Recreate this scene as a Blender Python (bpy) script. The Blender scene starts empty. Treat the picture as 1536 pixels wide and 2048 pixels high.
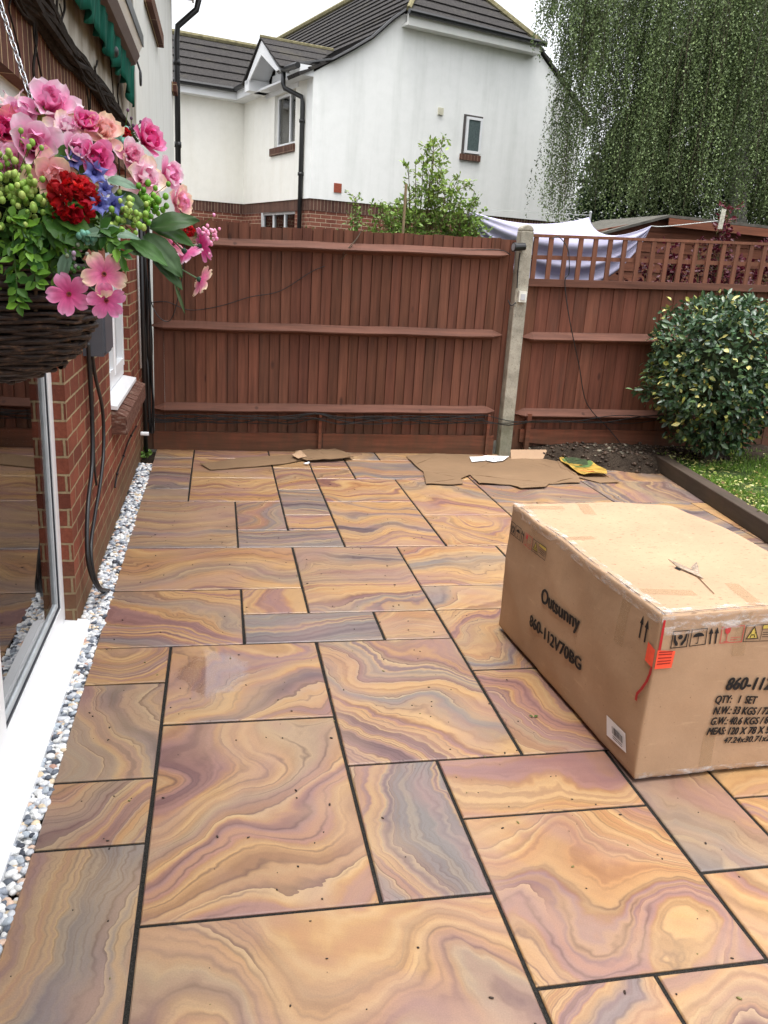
import bpy, math, random
import numpy as np
from mathutils import Vector, Matrix, noise
rnd = random.Random(7); nr = np.random.RandomState(11)
S = bpy.context.scene; C = S.collection; PI = math.pi
# ---------------------------------------------------------------- camera
FPX = 1645.76
RC = np.array([[0.980278, -0.188635, 0.058922], [0.000351, -0.296490, -0.955036], [0.197623, 0.936221, -0.290576]])
CP = np.array([0.4995, -2.0038, 1.5885])
cd = bpy.data.cameras.new('camera'); cam = bpy.data.objects.new('camera', cd); C.objects.link(cam)
cd.sensor_fit = 'HORIZONTAL'; cd.sensor_width = 36; cd.lens = FPX/1536*36; cd.clip_start = 0.05; cd.clip_end = 500
m = Matrix.Identity(4)
for i in range(3):
    m[i][0] = RC[0][i]; m[i][1] = -RC[1][i]; m[i][2] = -RC[2][i]; m[i][3] = CP[i]
cam.matrix_world = m; S.camera = cam
# ---------------------------------------------------------------- sky, sun, exposure (bright overcast)
w = bpy.data.worlds.new('World'); S.world = w; w.use_nodes = True
nt = w.node_tree; bg = nt.nodes['Background']
sky = nt.nodes.new('ShaderNodeTexSky'); sky.sky_type = 'NISHITA'; sky.sun_disc = False
sky.sun_elevation = math.radians(82); sky.sun_rotation = math.radians(200); sky.air_density = 1.0; sky.dust_density = 4.0
hs = nt.nodes.new('ShaderNodeHueSaturation'); hs.inputs['Saturation'].default_value = 0.16
tcw = nt.nodes.new('ShaderNodeTexCoord'); sxw = nt.nodes.new('ShaderNodeSeparateXYZ'); mrw = nt.nodes.new('ShaderNodeMapRange')   # overcast sky: zenith brighter than horizon
nt.links.new(tcw.outputs['Generated'], sxw.inputs[0]); nt.links.new(sxw.outputs[2], mrw.inputs[0]); mrw.inputs[3].default_value = 1.7; mrw.inputs[4].default_value = 3.1
mlw = nt.nodes.new('ShaderNodeVectorMath'); mlw.operation = 'SCALE'
nt.links.new(sky.outputs[0], hs.inputs['Color']); nt.links.new(hs.outputs[0], mlw.inputs[0]); nt.links.new(mrw.outputs[0], mlw.inputs['Scale']); nt.links.new(mlw.outputs[0], bg.inputs['Color'])
bg.inputs['Strength'].default_value = 0.15
sd = bpy.data.lights.new('sun', 'SUN'); sd.energy = 1.0; sd.angle = math.radians(40); sd.color = (1, .97, .93)
so = bpy.data.objects.new('sun', sd); C.objects.link(so)
# sun_rotation 200 deg: behind the camera, slightly to the left
so.rotation_euler = (math.radians(8), 0, math.radians(-20))
S.view_settings.view_transform = 'Standard'; S.view_settings.look = 'None'; S.view_settings.exposure = 0.36; S.view_settings.gamma = 1
try:
    S.cycles.max_bounces = 6; S.cycles.transparent_max_bounces = 16; S.cycles.caustics_reflective = False; S.cycles.caustics_refractive = False
except Exception: pass

# ---------------------------------------------------------------- helpers
def ray(x, y): return RC.T @ np.array([(x-768)/FPX, (y-1024)/FPX, 1])
def onX(x, y, X): d = ray(x, y); return CP+d*(X-CP[0])/d[0]
def onY(x, y, Y): d = ray(x, y); return CP+d*(Y-CP[1])/d[1]
def onZ(x, y, Z=0): d = ray(x, y); return CP+d*(Z-CP[2])/d[2]
def at(x, y, d): return CP+ray(x, y)*d
def lin(r, g, b):
    f = lambda c: c/12.92 if c <= .04045 else ((c+.055)/1.055)**2.4
    return (f(r/255), f(g/255), f(b/255))
def V(*a): return Vector(a[0] if len(a) == 1 else a)
def tag(o, label=None, cat=None, group=None, kind=None):
    if label: o['label'] = label
    if cat: o['category'] = cat
    if group: o['group'] = group
    if kind: o['kind'] = kind
    return o
ORG = {}
def empty(name, loc, label, cat, group=None):
    o = bpy.data.objects.new(name, None); C.objects.link(o); o.location = loc; ORG[o.name] = Vector(loc)
    o.empty_display_size = .1
    return tag(o, label, cat, group)
def finish(me, name, parent=None, origin=None):
    o = bpy.data.objects.new(name, me); C.objects.link(o)
    if parent is not None:
        L = ORG[parent.name]; o.parent = parent; ORG[o.name] = L
        me.transform(Matrix.Translation(-L))
    else:
        L = Vector(origin) if origin is not None else Vector((0, 0, 0)); ORG[o.name] = L
        if origin is not None: me.transform(Matrix.Translation(-L)); o.location = L
    return o
class MB:
    def __init__(s): s.v = []; s.f = []; s.c = []; s.uv = []; s.col = (1, 1, 1); s.useuv = False
    def add(s, vs, fs, uvs=None):
        b = len(s.v); s.v += [tuple(map(float, p)) for p in vs]
        for k, f in enumerate(fs):
            s.f.append([b+i for i in f]); s.c.append(s.col)
            s.uv.append(uvs[k] if uvs else None)
        return s
    def poly(s, pts, uv=None): return s.add(pts, [range(len(pts))], [uv] if uv else None)
    def box(s, a, b): 
        x0, y0, z0 = [min(a[i], b[i]) for i in range(3)]; x1, y1, z1 = [max(a[i], b[i]) for i in range(3)]
        return s.hexa([(x0,y0,z0),(x1,y0,z0),(x1,y1,z0),(x0,y1,z0),(x0,y0,z1),(x1,y0,z1),(x1,y1,z1),(x0,y1,z1)])
    def hexa(s, p): return s.add(p, [(3,2,1,0),(4,5,6,7),(0,1,5,4),(1,2,6,5),(2,3,7,6),(3,0,4,7)])
    def obox(s, c, ax, ay, az):
        c = V(c); ax = V(ax); ay = V(ay); az = V(az)
        return s.hexa([c-ax-ay-az, c+ax-ay-az, c+ax+ay-az, c-ax+ay-az, c-ax-ay+az, c+ax-ay+az, c+ax+ay+az, c-ax+ay+az])
    def prism(s, pts, off):
        n = len(pts); off = V(off); a = [V(p) for p in pts]; b = [p+off for p in a]
        return s.add(a+b, [list(range(n))[::-1], [n+i for i in range(n)]]+[[i, (i+1) % n, n+(i+1) % n, n+i] for i in range(n)])
    def tube(s, pts, r, n=6, caps=True):
        pts = [V(p) for p in pts]; rs = r if isinstance(r, (list, tuple)) else [r]*len(pts)
        vs = []; fs = []; up = Vector((.3, .2, 1)).normalized(); prev = None
        for i, p in enumerate(pts):
            t = (pts[min(i+1, len(pts)-1)]-pts[max(i-1, 0)])
            if t.length < 1e-9: t = Vector((0, 0, 1))
            t.normalize()
            a = (prev if prev else up).copy(); a = a-t*a.dot(t)
            if a.length < 1e-4: a = t.orthogonal()
            a.normalize(); prev = a; b = t.cross(a)
            for k in range(n):
                q = 2*PI*k/n; vs.append(p+(a*math.cos(q)+b*math.sin(q))*rs[i])
        for i in range(len(pts)-1):
            for k in range(n): fs.append((i*n+k, i*n+(k+1) % n, (i+1)*n+(k+1) % n, (i+1)*n+k))
        if caps: fs.append(list(range(n))[::-1]); fs.append([(len(pts)-1)*n+k for k in range(n)])
        return s.add(vs, fs)
    def sphere(s, c, r, nu=8, nv=6, sc=(1, 1, 1)):
        vs = [V(c)+V((0, 0, r*sc[2]))]; fs = []
        for i in range(1, nv):
            t = PI*i/nv
            for j in range(nu):
                q = 2*PI*j/nu; vs.append(V(c)+V((r*sc[0]*math.sin(t)*math.cos(q), r*sc[1]*math.sin(t)*math.sin(q), r*sc[2]*math.cos(t))))
        vs.append(V(c)-V((0, 0, r*sc[2]))); L = len(vs)-1
        for j in range(nu):
            fs.append((0, 1+j, 1+(j+1) % nu)); fs.append((L, L-nu+(j+1) % nu, L-nu+j))
            for i in range(nv-2):
                a = 1+i*nu; fs.append((a+j, a+nu+j, a+nu+(j+1) % nu, a+(j+1) % nu))
        return s.add(vs, fs)
    def build(s, name, mat, parent=None, origin=None, smooth=False, boxuv=False, colors=False):
        me = bpy.data.meshes.new(name); me.from_pydata(s.v, [], s.f); me.update()
        if boxuv or any(u is not None for u in s.uv):
            ul = me.uv_layers.new(name='UVMap'); dat = np.zeros(len(me.loops)*2)
            for p in me.polygons:
                u = s.uv[p.index]; n = p.normal
                for k, li in enumerate(p.loop_indices):
                    if u is not None: dat[2*li:2*li+2] = u[k]
                    else:
                        q = s.v[me.loops[li].vertex_index]
                        a = (abs(n.x), abs(n.y), abs(n.z)); 
                        dat[2*li:2*li+2] = (q[1], q[2]) if a[0] >= max(a[1:]) else ((q[0], q[2]) if a[1] >= a[2] else (q[0], q[1]))
            ul.data.foreach_set('uv', dat)
        if colors:
            ca = me.color_attributes.new('Col', 'FLOAT_COLOR', 'CORNER'); d = np.ones((len(me.loops), 4))
            for p in me.polygons: d[p.loop_start:p.loop_start+p.loop_total, :3] = s.c[p.index]
            ca.data.foreach_set('color', d.ravel())
        if smooth: me.polygons.foreach_set('use_smooth', [True]*len(me.polygons))
        me.materials.append(mat)
        return finish(me, name, parent, origin)
def npmesh(name, verts, faces, mat, cols=None, parent=None, origin=None, smooth=False):
    """verts (N,3), faces (M,k) one size"""
    me = bpy.data.meshes.new(name); k = faces.shape[1]
    me.vertices.add(len(verts)); me.vertices.foreach_set('co', verts.astype(np.float32).ravel())
    me.loops.add(faces.size); me.loops.foreach_set('vertex_index', faces.astype(np.int32).ravel())
    me.polygons.add(len(faces)); me.polygons.foreach_set('loop_start', np.arange(len(faces), dtype=np.int32)*k)
    me.polygons.foreach_set('loop_total', np.full(len(faces), k, dtype=np.int32))
    if smooth: me.polygons.foreach_set('use_smooth', np.ones(len(faces), dtype=bool))
    me.update(calc_edges=True); me.validate()
    if cols is not None:
        ca = me.color_attributes.new('Col', 'FLOAT_COLOR', 'POINT'); d = np.ones((len(verts), 4)); d[:, :3] = cols
        ca.data.foreach_set('color', d.ravel())
    me.materials.append(mat)
    return finish(me, name, parent, origin)
def leaves(name, pos, dr, nor, ln, wd, col, mat, parent=None, origin=None, fold=.18):
    pos = np.asarray(pos, float); n = len(pos)
    dr = dr/np.linalg.norm(dr, axis=1)[:, None]; sd_ = np.cross(dr, nor); sd_ /= (np.linalg.norm(sd_, axis=1)[:, None]+1e-9)
    nn = np.cross(sd_, dr); ln = np.asarray(ln)[:, None]; wd = np.asarray(wd)[:, None]
    m1 = pos+dr*ln*.38+nn*wd*fold; m2 = pos+dr*ln*.68+nn*wd*fold
    vs = np.stack([pos, m1+sd_*wd*.5, m2+sd_*wd*.4, pos+dr*ln, m2-sd_*wd*.4, m1-sd_*wd*.5], 1).reshape(-1, 3)
    b = np.arange(n)[:, None]*6
    fs = np.concatenate([b+np.array([[0, 1, 2, 3]]), b+np.array([[0, 3, 4, 5]])], 0)
    return npmesh(name, vs, fs, mat, np.repeat(col, 6, 0), parent, origin)
def unit(n): 
    v = nr.normal(size=(n, 3)); return v/np.linalg.norm(v, axis=1)[:, None]

# ---------------------------------------------------------------- materials
class Mat:
    def __init__(s, name, rough=.7, spec=.3):
        s.m = bpy.data.materials.new(name); s.m.use_nodes = True; s.nt = s.m.node_tree
        s.b = s.nt.nodes['Principled BSDF']; s.b.inputs['Roughness'].default_value = rough; s.b.inputs['Specular IOR Level'].default_value = spec
    def n(s, t, **k):
        nd = s.nt.nodes.new('ShaderNode'+t)
        for a, v in k.items():
            if a.startswith('i_'):
                key = a[2:].replace('_', ' ')
                s.set(nd.inputs[int(key)] if key.isdigit() else nd.inputs[key], v)
            else: setattr(nd, a, v)
        return nd
    def set(s, inp, v):
        if isinstance(v, bpy.types.NodeSocket): s.nt.links.new(v, inp)
        elif isinstance(v, bpy.types.Node): s.nt.links.new(v.outputs[0], inp)
        else:
            if isinstance(v, tuple) and len(v) == 3 and inp.type == 'RGBA': v = v+(1,)
            inp.default_value = v
    def math(s, op, a, b=0, c=None, clamp=False):
        nd = s.n('Math', operation=op, use_clamp=clamp); s.set(nd.inputs[0], a); s.set(nd.inputs[1], b)
        if c is not None: s.set(nd.inputs[2], c)
        return nd.outputs[0]
    def mix(s, f, a, b, mode='MIX'):
        nd = s.n('MixRGB', blend_type=mode); s.set(nd.inputs[0], f); s.set(nd.inputs[1], a); s.set(nd.inputs[2], b); return nd.outputs[0]
    def ramp(s, f, stops, interp='LINEAR'):
        nd = s.n('ValToRGB'); cr = nd.color_ramp; cr.interpolation = interp
        while len(cr.elements) > 1: cr.elements.remove(cr.elements[-1])
        cr.elements[0].position = stops[0][0]; cr.elements[0].color = tuple(stops[0][1])+(1,)
        for p, c in stops[1:]: e = cr.elements.new(p); e.color = tuple(c)+(1,)
        s.set(nd.inputs[0], f); return nd.outputs[0]
    def noise(s, vec, scale, detail=3, rough=.5, dim='3D', dist=0, out=0):
        nd = s.n('TexNoise', noise_dimensions=dim)
        if dim == '1D': s.set(nd.inputs['W'], vec)
        elif vec is not None: s.set(nd.inputs['Vector'], vec)
        s.set(nd.inputs['Scale'], scale); nd.inputs['Detail'].default_value = detail; nd.inputs['Roughness'].default_value = rough
        nd.inputs['Distortion'].default_value = dist
        return nd.outputs[out]
    def mapr(s, v, a, b, c=0, d=1):
        nd = s.n('MapRange'); s.set(nd.inputs[0], v)
        for i, x in enumerate((a, b, c, d)): s.set(nd.inputs[i+1], x)
        return nd.outputs[0]
    def coord(s, k='Object', scale=None):
        tc = s.n('TexCoord').outputs[k]
        if scale is not None:
            mp = s.n('Mapping'); s.set(mp.inputs[0], tc); mp.inputs['Scale'].default_value = scale; return mp.outputs[0]
        return tc
    def scaled(s, vec, scale):
        mp = s.n('Mapping'); s.set(mp.inputs[0], vec); mp.inputs['Scale'].default_value = scale; return mp.outputs[0]
    def attr(s, name='Col'): return s.n('Attribute', attribute_name=name).outputs['Color']
    def color(s, v): s.set(s.b.inputs['Base Color'], v); return s
    def rough(s, v): s.set(s.b.inputs['Roughness'], v); return s
    def bump(s, h, dist=.01, strength=1):
        bp = s.n('Bump'); bp.inputs['Distance'].default_value = dist; bp.inputs['Strength'].default_value = strength
        s.set(bp.inputs['Height'], h); s.nt.links.new(bp.outputs[0], s.b.inputs['Normal']); return s
def plain(name, c, rough=.6, spec=.3, var=.15, scale=8, bump=0, metal=0):
    M_ = Mat(name, rough, spec); co = M_.coord(); n = M_.noise(co, scale, 4, .6)
    lo = tuple(x*(1-var) for x in c); hi = tuple(min(1, x*(1+var)) for x in c)
    M_.color(M_.ramp(n, [(.3, lo), (.7, hi)])); M_.b.inputs['Metallic'].default_value = metal
    if bump: M_.bump(M_.noise(co, scale*12, 3, .6), bump, .6)
    return M_.m
def attrmat(name, rough=.5, spec=.3, var=.12, scale=60, trans=0, bump=0):
    M_ = Mat(name, rough, spec); co = M_.coord(); n = M_.noise(co, scale, 2)
    M_.color(M_.mix(1, M_.attr(), M_.ramp(n, [(.25, (1-var,)*3), (.75, (1+var,)*3)]), 'MULTIPLY'))
    if trans:
        M_.b.inputs['Subsurface Weight'].default_value = 0
        tr = M_.n('BsdfTranslucent'); M_.set(tr.inputs[0], M_.attr()); mx = M_.n('MixShader'); mx.inputs[0].default_value = trans
        out = M_.nt.nodes['Material Output']; M_.nt.links.new(M_.b.outputs[0], mx.inputs[1]); M_.nt.links.new(tr.outputs[0], mx.inputs[2]); M_.nt.links.new(mx.outputs[0], out.inputs[0])
    if bump: M_.bump(M_.noise(co, scale*4, 3), bump, .6)
    return M_.m
MT = {}
MT['pvc'] = plain('white_pvc', (.82, .83, .84), .3, .4, .03, 3)
MT['pvc_dirty'] = plain('weathered_white', (.74, .74, .70), .5, .3, .08, 2)
MT['black'] = plain('black_plastic', (.012, .012, .013), .35, .5, .3, 5)
MT['gasket'] = plain('rubber_gasket', (.02, .022, .03), .5, .3)
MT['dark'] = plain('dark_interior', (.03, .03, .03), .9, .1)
MT['steel'] = plain('galvanised_steel', (.55, .56, .58), .3, .5, .1, 20, metal=.9)
def glassmat(name, ior=1.9, tint=(.85, .9, .9)):
    M_ = Mat(name); out = M_.nt.nodes['Material Output']; M_.nt.nodes.remove(M_.b)
    t = M_.n('BsdfTransparent'); t.inputs[0].default_value = tint+(1,); g = M_.n('BsdfGlossy'); g.inputs['Roughness'].default_value = .012
    g.inputs[0].default_value = (.95, .95, .95, 1)
    fr = M_.n('Fresnel'); fr.inputs[0].default_value = ior; mx = M_.n('MixShader')
    for a, b_ in ((fr.outputs[0], mx.inputs[0]), (t.outputs[0], mx.inputs[1]), (g.outputs[0], mx.inputs[2]), (mx.outputs[0], out.inputs[0])): M_.nt.links.new(a, b_)
    return M_.m
MT['glass'] = glassmat('window_glass')

# ---- rainbow sandstone
def sandstone():
    M_ = Mat('rainbow_sandstone', .42, .5)
    uv = M_.n('UVMap', uv_map='UVMap').outputs[0]; at_ = M_.n('Attribute', attribute_name='Col').outputs['Color']
    sp = M_.n('SeparateColor'); M_.set(sp.inputs[0], at_); grey, freq, bend = sp.outputs[0], sp.outputs[1], sp.outputs[2]
    # domain warp
    wn = M_.noise(uv, 1.5, 2, .5, out=1)
    sub = M_.n('VectorMath', operation='SUBTRACT'); M_.set(sub.inputs[0], wn); sub.inputs[1].default_value = (.5, .5, .5)
    sc = M_.n('VectorMath', operation='SCALE'); M_.set(sc.inputs[0], sub.outputs[0]); M_.set(sc.inputs['Scale'], M_.math('MULTIPLY', bend, .30))
    ad = M_.n('VectorMath', operation='ADD'); M_.set(ad.inputs[0], uv); M_.set(ad.inputs[1], sc.outputs[0]); p = ad.outputs[0]
    sx = M_.n('SeparateXYZ'); M_.set(sx.inputs[0], p)
    st = M_.scaled(p, (1.0, .8, 1))
    big = M_.noise(st, 1.9, 1.2, .45)
    med = M_.noise(M_.scaled(p, (1.3, .8, 1)), 5.5, 3, .6)
    fine = M_.noise(p, 30, 3, .6)
    h = M_.math('ADD', M_.math('MULTIPLY', sx.outputs[1], .95), M_.math('MULTIPLY', M_.math('MULTIPLY', big, bend), 1.0))
    h = M_.math('ADD', h, M_.math('MULTIPLY', med, .11)); h = M_.math('ADD', h, M_.math('MULTIPLY', fine, .009))
    t = M_.math('MULTIPLY', h, M_.math('MULTIPLY', freq, 7.5))
    # wide colour bands
    b1 = M_.noise(t, 1.0, 2.2, .62, '1D')
    b2 = M_.noise(M_.math('ADD', t, 37.3), 3.2, 2, .5, '1D')
    warm = M_.ramp(b1, [(.27, lin(166, 120, 116)), (.35, lin(184, 134, 120)), (.41, lin(208, 152, 102)), (.47, lin(220, 168, 108)), (.54, lin(230, 184, 126)), (.60, lin(214, 162, 108)), (.65, lin(198, 144, 120)), (.70, lin(174, 134, 130)), (.76, lin(222, 174, 118))])
    cool = M_.ramp(b1, [(.28, lin(118, 104, 108)), (.36, lin(146, 128, 128)), (.44, lin(166, 148, 142)), (.50, lin(152, 142, 138)), (.56, lin(184, 162, 138)), (.62, lin(214, 176, 128)), (.67, lin(164, 132, 124)), (.74, lin(136, 122, 124))])
    patch = M_.noise(M_.math('ADD', t, 91.7), .55, 1, .5, '1D')
    gsel = M_.math('ADD', grey, M_.math('MULTIPLY', M_.math('SUBTRACT', patch, .5), 2.2), clamp=True)
    col = M_.mix(M_.mapr(gsel, .25, .75), warm, cool)
    # fine strata multiply
    col = M_.mix(.8, col, M_.ramp(b2, [(.28, (.62, .56, .58)), (.42, (.92, .90, .90)), (.5, (1.02, 1.02, 1)), (.62, (1.08, 1.06, 1.0)), (.74, (.80, .74, .76))]), 'MULTIPLY')
    # sharp liesegang outlines: dark line with a pale rim
    fr = M_.math('FRACT', M_.math('MULTIPLY', t, .85))
    lm = M_.mapr(M_.noise(M_.scaled(p, (1, 1, 1)), 1.6, 2, .5), .44, .58)
    dk = M_.math('MULTIPLY', M_.math('SUBTRACT', 1, M_.mapr(fr, .0, .055)), lm)
    pl = M_.math('MULTIPLY', M_.mapr(fr, .90, .985), lm)
    glow = M_.math('MULTIPLY', M_.math('SUBTRACT', 1, M_.mapr(fr, .0, .42)), lm)
    col = M_.mix(M_.math('MULTIPLY', glow, .42), col, lin(146, 96, 92))
    col = M_.mix(M_.math('MULTIPLY', pl, .55), col, lin(236, 202, 152))
    col = M_.mix(M_.math('MULTIPLY', dk, .62), col, lin(84, 52, 48))
    f2 = M_.math('FRACT', M_.math('MULTIPLY', t, 4.1)); lm2 = M_.mapr(M_.noise(M_.scaled(p, (1, 1, 1)), 2.3, 2, .5), .46, .60)
    d2 = M_.math('MULTIPLY', M_.math('SUBTRACT', 1, M_.mapr(M_.math('PINGPONG', f2, .5), .0, .13)), lm2)
    col = M_.mix(M_.math('MULTIPLY', d2, .6), col, lin(98, 62, 58))
    f3 = M_.math('FRACT', M_.math('MULTIPLY', t, 9.3)); lm3 = M_.mapr(M_.noise(M_.scaled(p, (1, 1, 1)), 2.0, 2, .5, out=0), .46, .34)
    d3 = M_.math('MULTIPLY', M_.math('SUBTRACT', 1, M_.mapr(M_.math('PINGPONG', f3, .5), .0, .22)), lm3)
    col = M_.mix(M_.math('MULTIPLY', d3, .5), col, lin(112, 76, 74))
    wash = M_.noise(M_.scaled(p, (.8, 1.6, 1)), 2.4, 2, .5)
    col = M_.mix(M_.mapr(wash, .48, .70, 0, .6), col, lin(190, 146, 138))
    wash2 = M_.noise(M_.scaled(p, (1, 1.4, 1)), 1.7, 2, .5, out=1); sw = M_.n('SeparateColor'); M_.set(sw.inputs[0], wash2)
    col = M_.mix(M_.mapr(sw.outputs[1], .50, .70, 0, .40), col, lin(226, 186, 136))
    # straight cross-bedding streaks & grain
    stk = M_.noise(M_.scaled(uv, (2.2, 22, 1)), 1.0, 4, .6)
    col = M_.mix(.5, col, M_.ramp(stk, [(.3, (.84, .80, .80)), (.5, (1, 1, 1)), (.7, (1.08, 1.06, 1.02))]), 'MULTIPLY')
    gr = M_.noise(uv, 260, 2, .6)
    col = M_.mix(.45, col, M_.ramp(gr, [(.3, (.80, .80, .80)), (.7, (1.15, 1.15, 1.15))]), 'MULTIPLY')
    blot = M_.noise(M_.coord(), 3.2, 3, .6)
    col = M_.mix(.5, col, M_.ramp(blot, [(.3, (.86, .86, .88)), (.6, (1.04, 1.04, 1.02))]), 'MULTIPLY')
    # one damp patch where water was spilt
    co = M_.coord(); wx = M_.n('SeparateXYZ'); M_.set(wx.inputs[0], co)
    c0 = onZ(425, 1345)
    dx = M_.math('DIVIDE', M_.math('SUBTRACT', wx.outputs[0], float(c0[0])), .15); dy = M_.math('DIVIDE', M_.math('SUBTRACT', wx.outputs[1], float(c0[1])), .20)
    d = M_.math('SQRT', M_.math('ADD', M_.math('MULTIPLY', dx, dx), M_.math('MULTIPLY', dy, dy)))
    d = M_.math('ADD', d, M_.math('MULTIPLY', M_.math('SUBTRACT', M_.noise(co, 14, 3, .6), .5), .9))
    wet = M_.math('SUBTRACT', 1, M_.mapr(d, .75, 1.0))
    col = M_.mix(M_.math('MULTIPLY', wet, .6), col, M_.mix(1, col, (.62, .46, .38), 'MULTIPLY'))
    hsv = M_.n('HueSaturation'); hsv.inputs['Saturation'].default_value = .96; hsv.inputs['Value'].default_value = .485; M_.set(hsv.inputs['Color'], col); col = hsv.outputs[0]
    M_.color(col)
    rg = M_.mapr(M_.noise(co, 5, 4, .6), .3, .7, .30, .46)
    spots = M_.mapr(M_.noise(co, 170, 1, .5), .60, .64)
    wr = M_.math('MULTIPLY', wet, M_.math('SUBTRACT', 1, spots))
    M_.rough(M_.math('SUBTRACT', rg, M_.math('MULTIPLY', wr, .15))); M_.set(M_.b.inputs['Coat Weight'], wr); M_.b.inputs['Coat Roughness'].default_value = .04; M_.b.inputs['Coat IOR'].default_value = 1.65
    hh = M_.math('ADD', M_.math('MULTIPLY', M_.noise(uv, 90, 4, .65), .3), M_.math('MULTIPLY', dk, -.6))
    hh = M_.math('ADD', hh, M_.math('MULTIPLY', M_.noise(M_.scaled(uv, (1, 3, 1)), 7, 3, .6), .9))
    M_.bump(hh, .0016, .8)
    return M_.m
MT['stone'] = sandstone()
M_ = Mat('joint_mortar', .9, .1); co = M_.coord(); M_.color(M_.ramp(M_.noise(co, 420, 2), [(.35, (.010, .009, .008)), (.6, (.028, .026, .023)), (.78, (.08, .07, .06))])); M_.bump(M_.noise(co, 300, 2), .003); MT['joint'] = M_.m
# ---- bricks
def brickmat(name, soldier=False, c1=(104, 58, 46), c2=(136, 78, 60), mort=(156, 138, 108), stain=True):
    M_ = Mat(name, .85, .15); uv = M_.n('UVMap', uv_map='UVMap').outputs[0]
    wv = M_.noise(uv, 25, 2, .5, out=1); sub = M_.n('VectorMath', operation='SUBTRACT'); M_.set(sub.inputs[0], wv); sub.inputs[1].default_value = (.5, .5, .5)
    sc = M_.n('VectorMath', operation='SCALE'); M_.set(sc.inputs[0], sub.outputs[0]); sc.inputs['Scale'].default_value = .006
    ad = M_.n('VectorMath', operation='ADD'); M_.set(ad.inputs[0], uv); M_.set(ad.inputs[1], sc.outputs[0])
    bt = M_.n('TexBrick'); M_.set(bt.inputs['Vector'], ad.outputs[0]); bt.offset = 0 if soldier else .5
    M_.set(bt.inputs['Color1'], lin(*c1)); M_.set(bt.inputs['Color2'], lin(*c2)); M_.set(bt.inputs['Mortar'], lin(*mort))
    bt.inputs['Scale'].default_value = 1; bt.inputs['Mortar Size'].default_value = .0056; bt.inputs['Mortar Smooth'].default_value = .25; bt.inputs['Bias'].default_value = 0
    bt.inputs['Brick Width'].default_value = .075 if soldier else .225; bt.inputs['Row Height'].default_value = .9 if soldier else .075
    co = uv; n1 = M_.noise(co, 3, 4, .6); n2 = M_.noise(co, 60, 4, .7)
    col = M_.mix(.65, bt.outputs['Color'], M_.ramp(n2, [(.3, (.66, .64, .64)), (.65, (1.15, 1.12, 1.1))]), 'MULTIPLY')
    col = M_.mix(.6, col, M_.ramp(n1, [(.3, (.62, .6, .6)), (.6, (1.05, 1.05, 1.05))]), 'MULTIPLY')
    strk = M_.noise(M_.scaled(uv, (30, 8, 1)), 1, 3, .6)
    col = M_.mix(M_.mapr(strk, .6, .75, 0, .3), col, lin(70, 52, 46))
    if stain:   # efflorescence and damp near the ground
        sx = M_.n('SeparateXYZ'); M_.set(sx.inputs[0], uv)
        low = M_.math('ADD', sx.outputs[1], M_.math('MULTIPLY', M_.math('SUBTRACT', n1, .5), .35))
        col = M_.mix(M_.mapr(low, .30, .08, 0, .55), col, lin(104, 90, 66))
    M_.color(col)
    hh = M_.math('ADD', M_.math('MULTIPLY', M_.math('SUBTRACT', 1, bt.outputs['Fac']), 1), M_.math('MULTIPLY', n2, .35))
    M_.bump(hh, .007, .9); return M_.m
MT['brick'] = brickmat('red_brick'); MT['soldier'] = brickmat('soldier_brick', True, (88, 60, 52), (112, 74, 62), (182, 160, 128), False)
MT['brick_far'] = brickmat('neighbour_brick', False, (118, 72, 60), (140, 90, 74), (196, 176, 150), False)
MT['soldier_far'] = brickmat('neighbour_soldier', True, (84, 60, 54), (106, 76, 66), (160, 140, 120), False)
def render_(name, base, dirt, amt=.35, streak=True, shade_dirt_fn=None):
    M_ = Mat(name, .9, .1); co = M_.coord()
    n = M_.noise(co, 1.3, 4, .6); st = M_.noise(M_.scaled(co, (2.2, 2.2, .22)), 1.6, 4, .65)
    f = M_.math('MULTIPLY', M_.mapr(st, .48, .78), amt); f = M_.math('ADD', f, M_.math('MULTIPLY', M_.mapr(n, .5, .8), amt*.5))
    col = M_.mix(f, base, dirt)
    fs = M_.noise(co, 6, 5, .7); col = M_.mix(.3, col, M_.ramp(fs, [(.3, (.88, .89, .88)), (.6, (1.03, 1.03, 1.03))]), 'MULTIPLY')
    if shade_dirt_fn: col = shade_dirt_fn(M_, co, col)
    M_.color(col); M_.bump(M_.noise(co, 90, 4, .7), .004, .7); return M_.m
MT['render_far'] = render_('neighbour_render', (.88, .885, .86), (.62, .64, .60), .42)
MT['render_cream'] = render_('neighbour_cream_render', (.90, .885, .82), (.74, .70, .60), .3)
def shade_and_dirt(M_, co, col):
    # dirt and the awning's shade painted in brown under and before it, with an irregular edge of its own
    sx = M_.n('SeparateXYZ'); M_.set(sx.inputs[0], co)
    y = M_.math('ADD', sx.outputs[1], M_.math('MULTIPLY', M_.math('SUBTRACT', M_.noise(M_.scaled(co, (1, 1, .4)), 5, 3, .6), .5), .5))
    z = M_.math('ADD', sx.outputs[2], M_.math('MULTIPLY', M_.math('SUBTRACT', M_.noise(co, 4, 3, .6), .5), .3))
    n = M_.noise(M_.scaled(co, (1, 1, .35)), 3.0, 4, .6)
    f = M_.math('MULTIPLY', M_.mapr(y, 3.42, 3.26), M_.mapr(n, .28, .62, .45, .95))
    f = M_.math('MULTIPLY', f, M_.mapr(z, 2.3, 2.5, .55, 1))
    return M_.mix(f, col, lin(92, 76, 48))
MT['render_near'] = render_('house_render', (.78, .77, .72), (.52, .50, .43), .35, shade_dirt_fn=shade_and_dirt)
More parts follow.
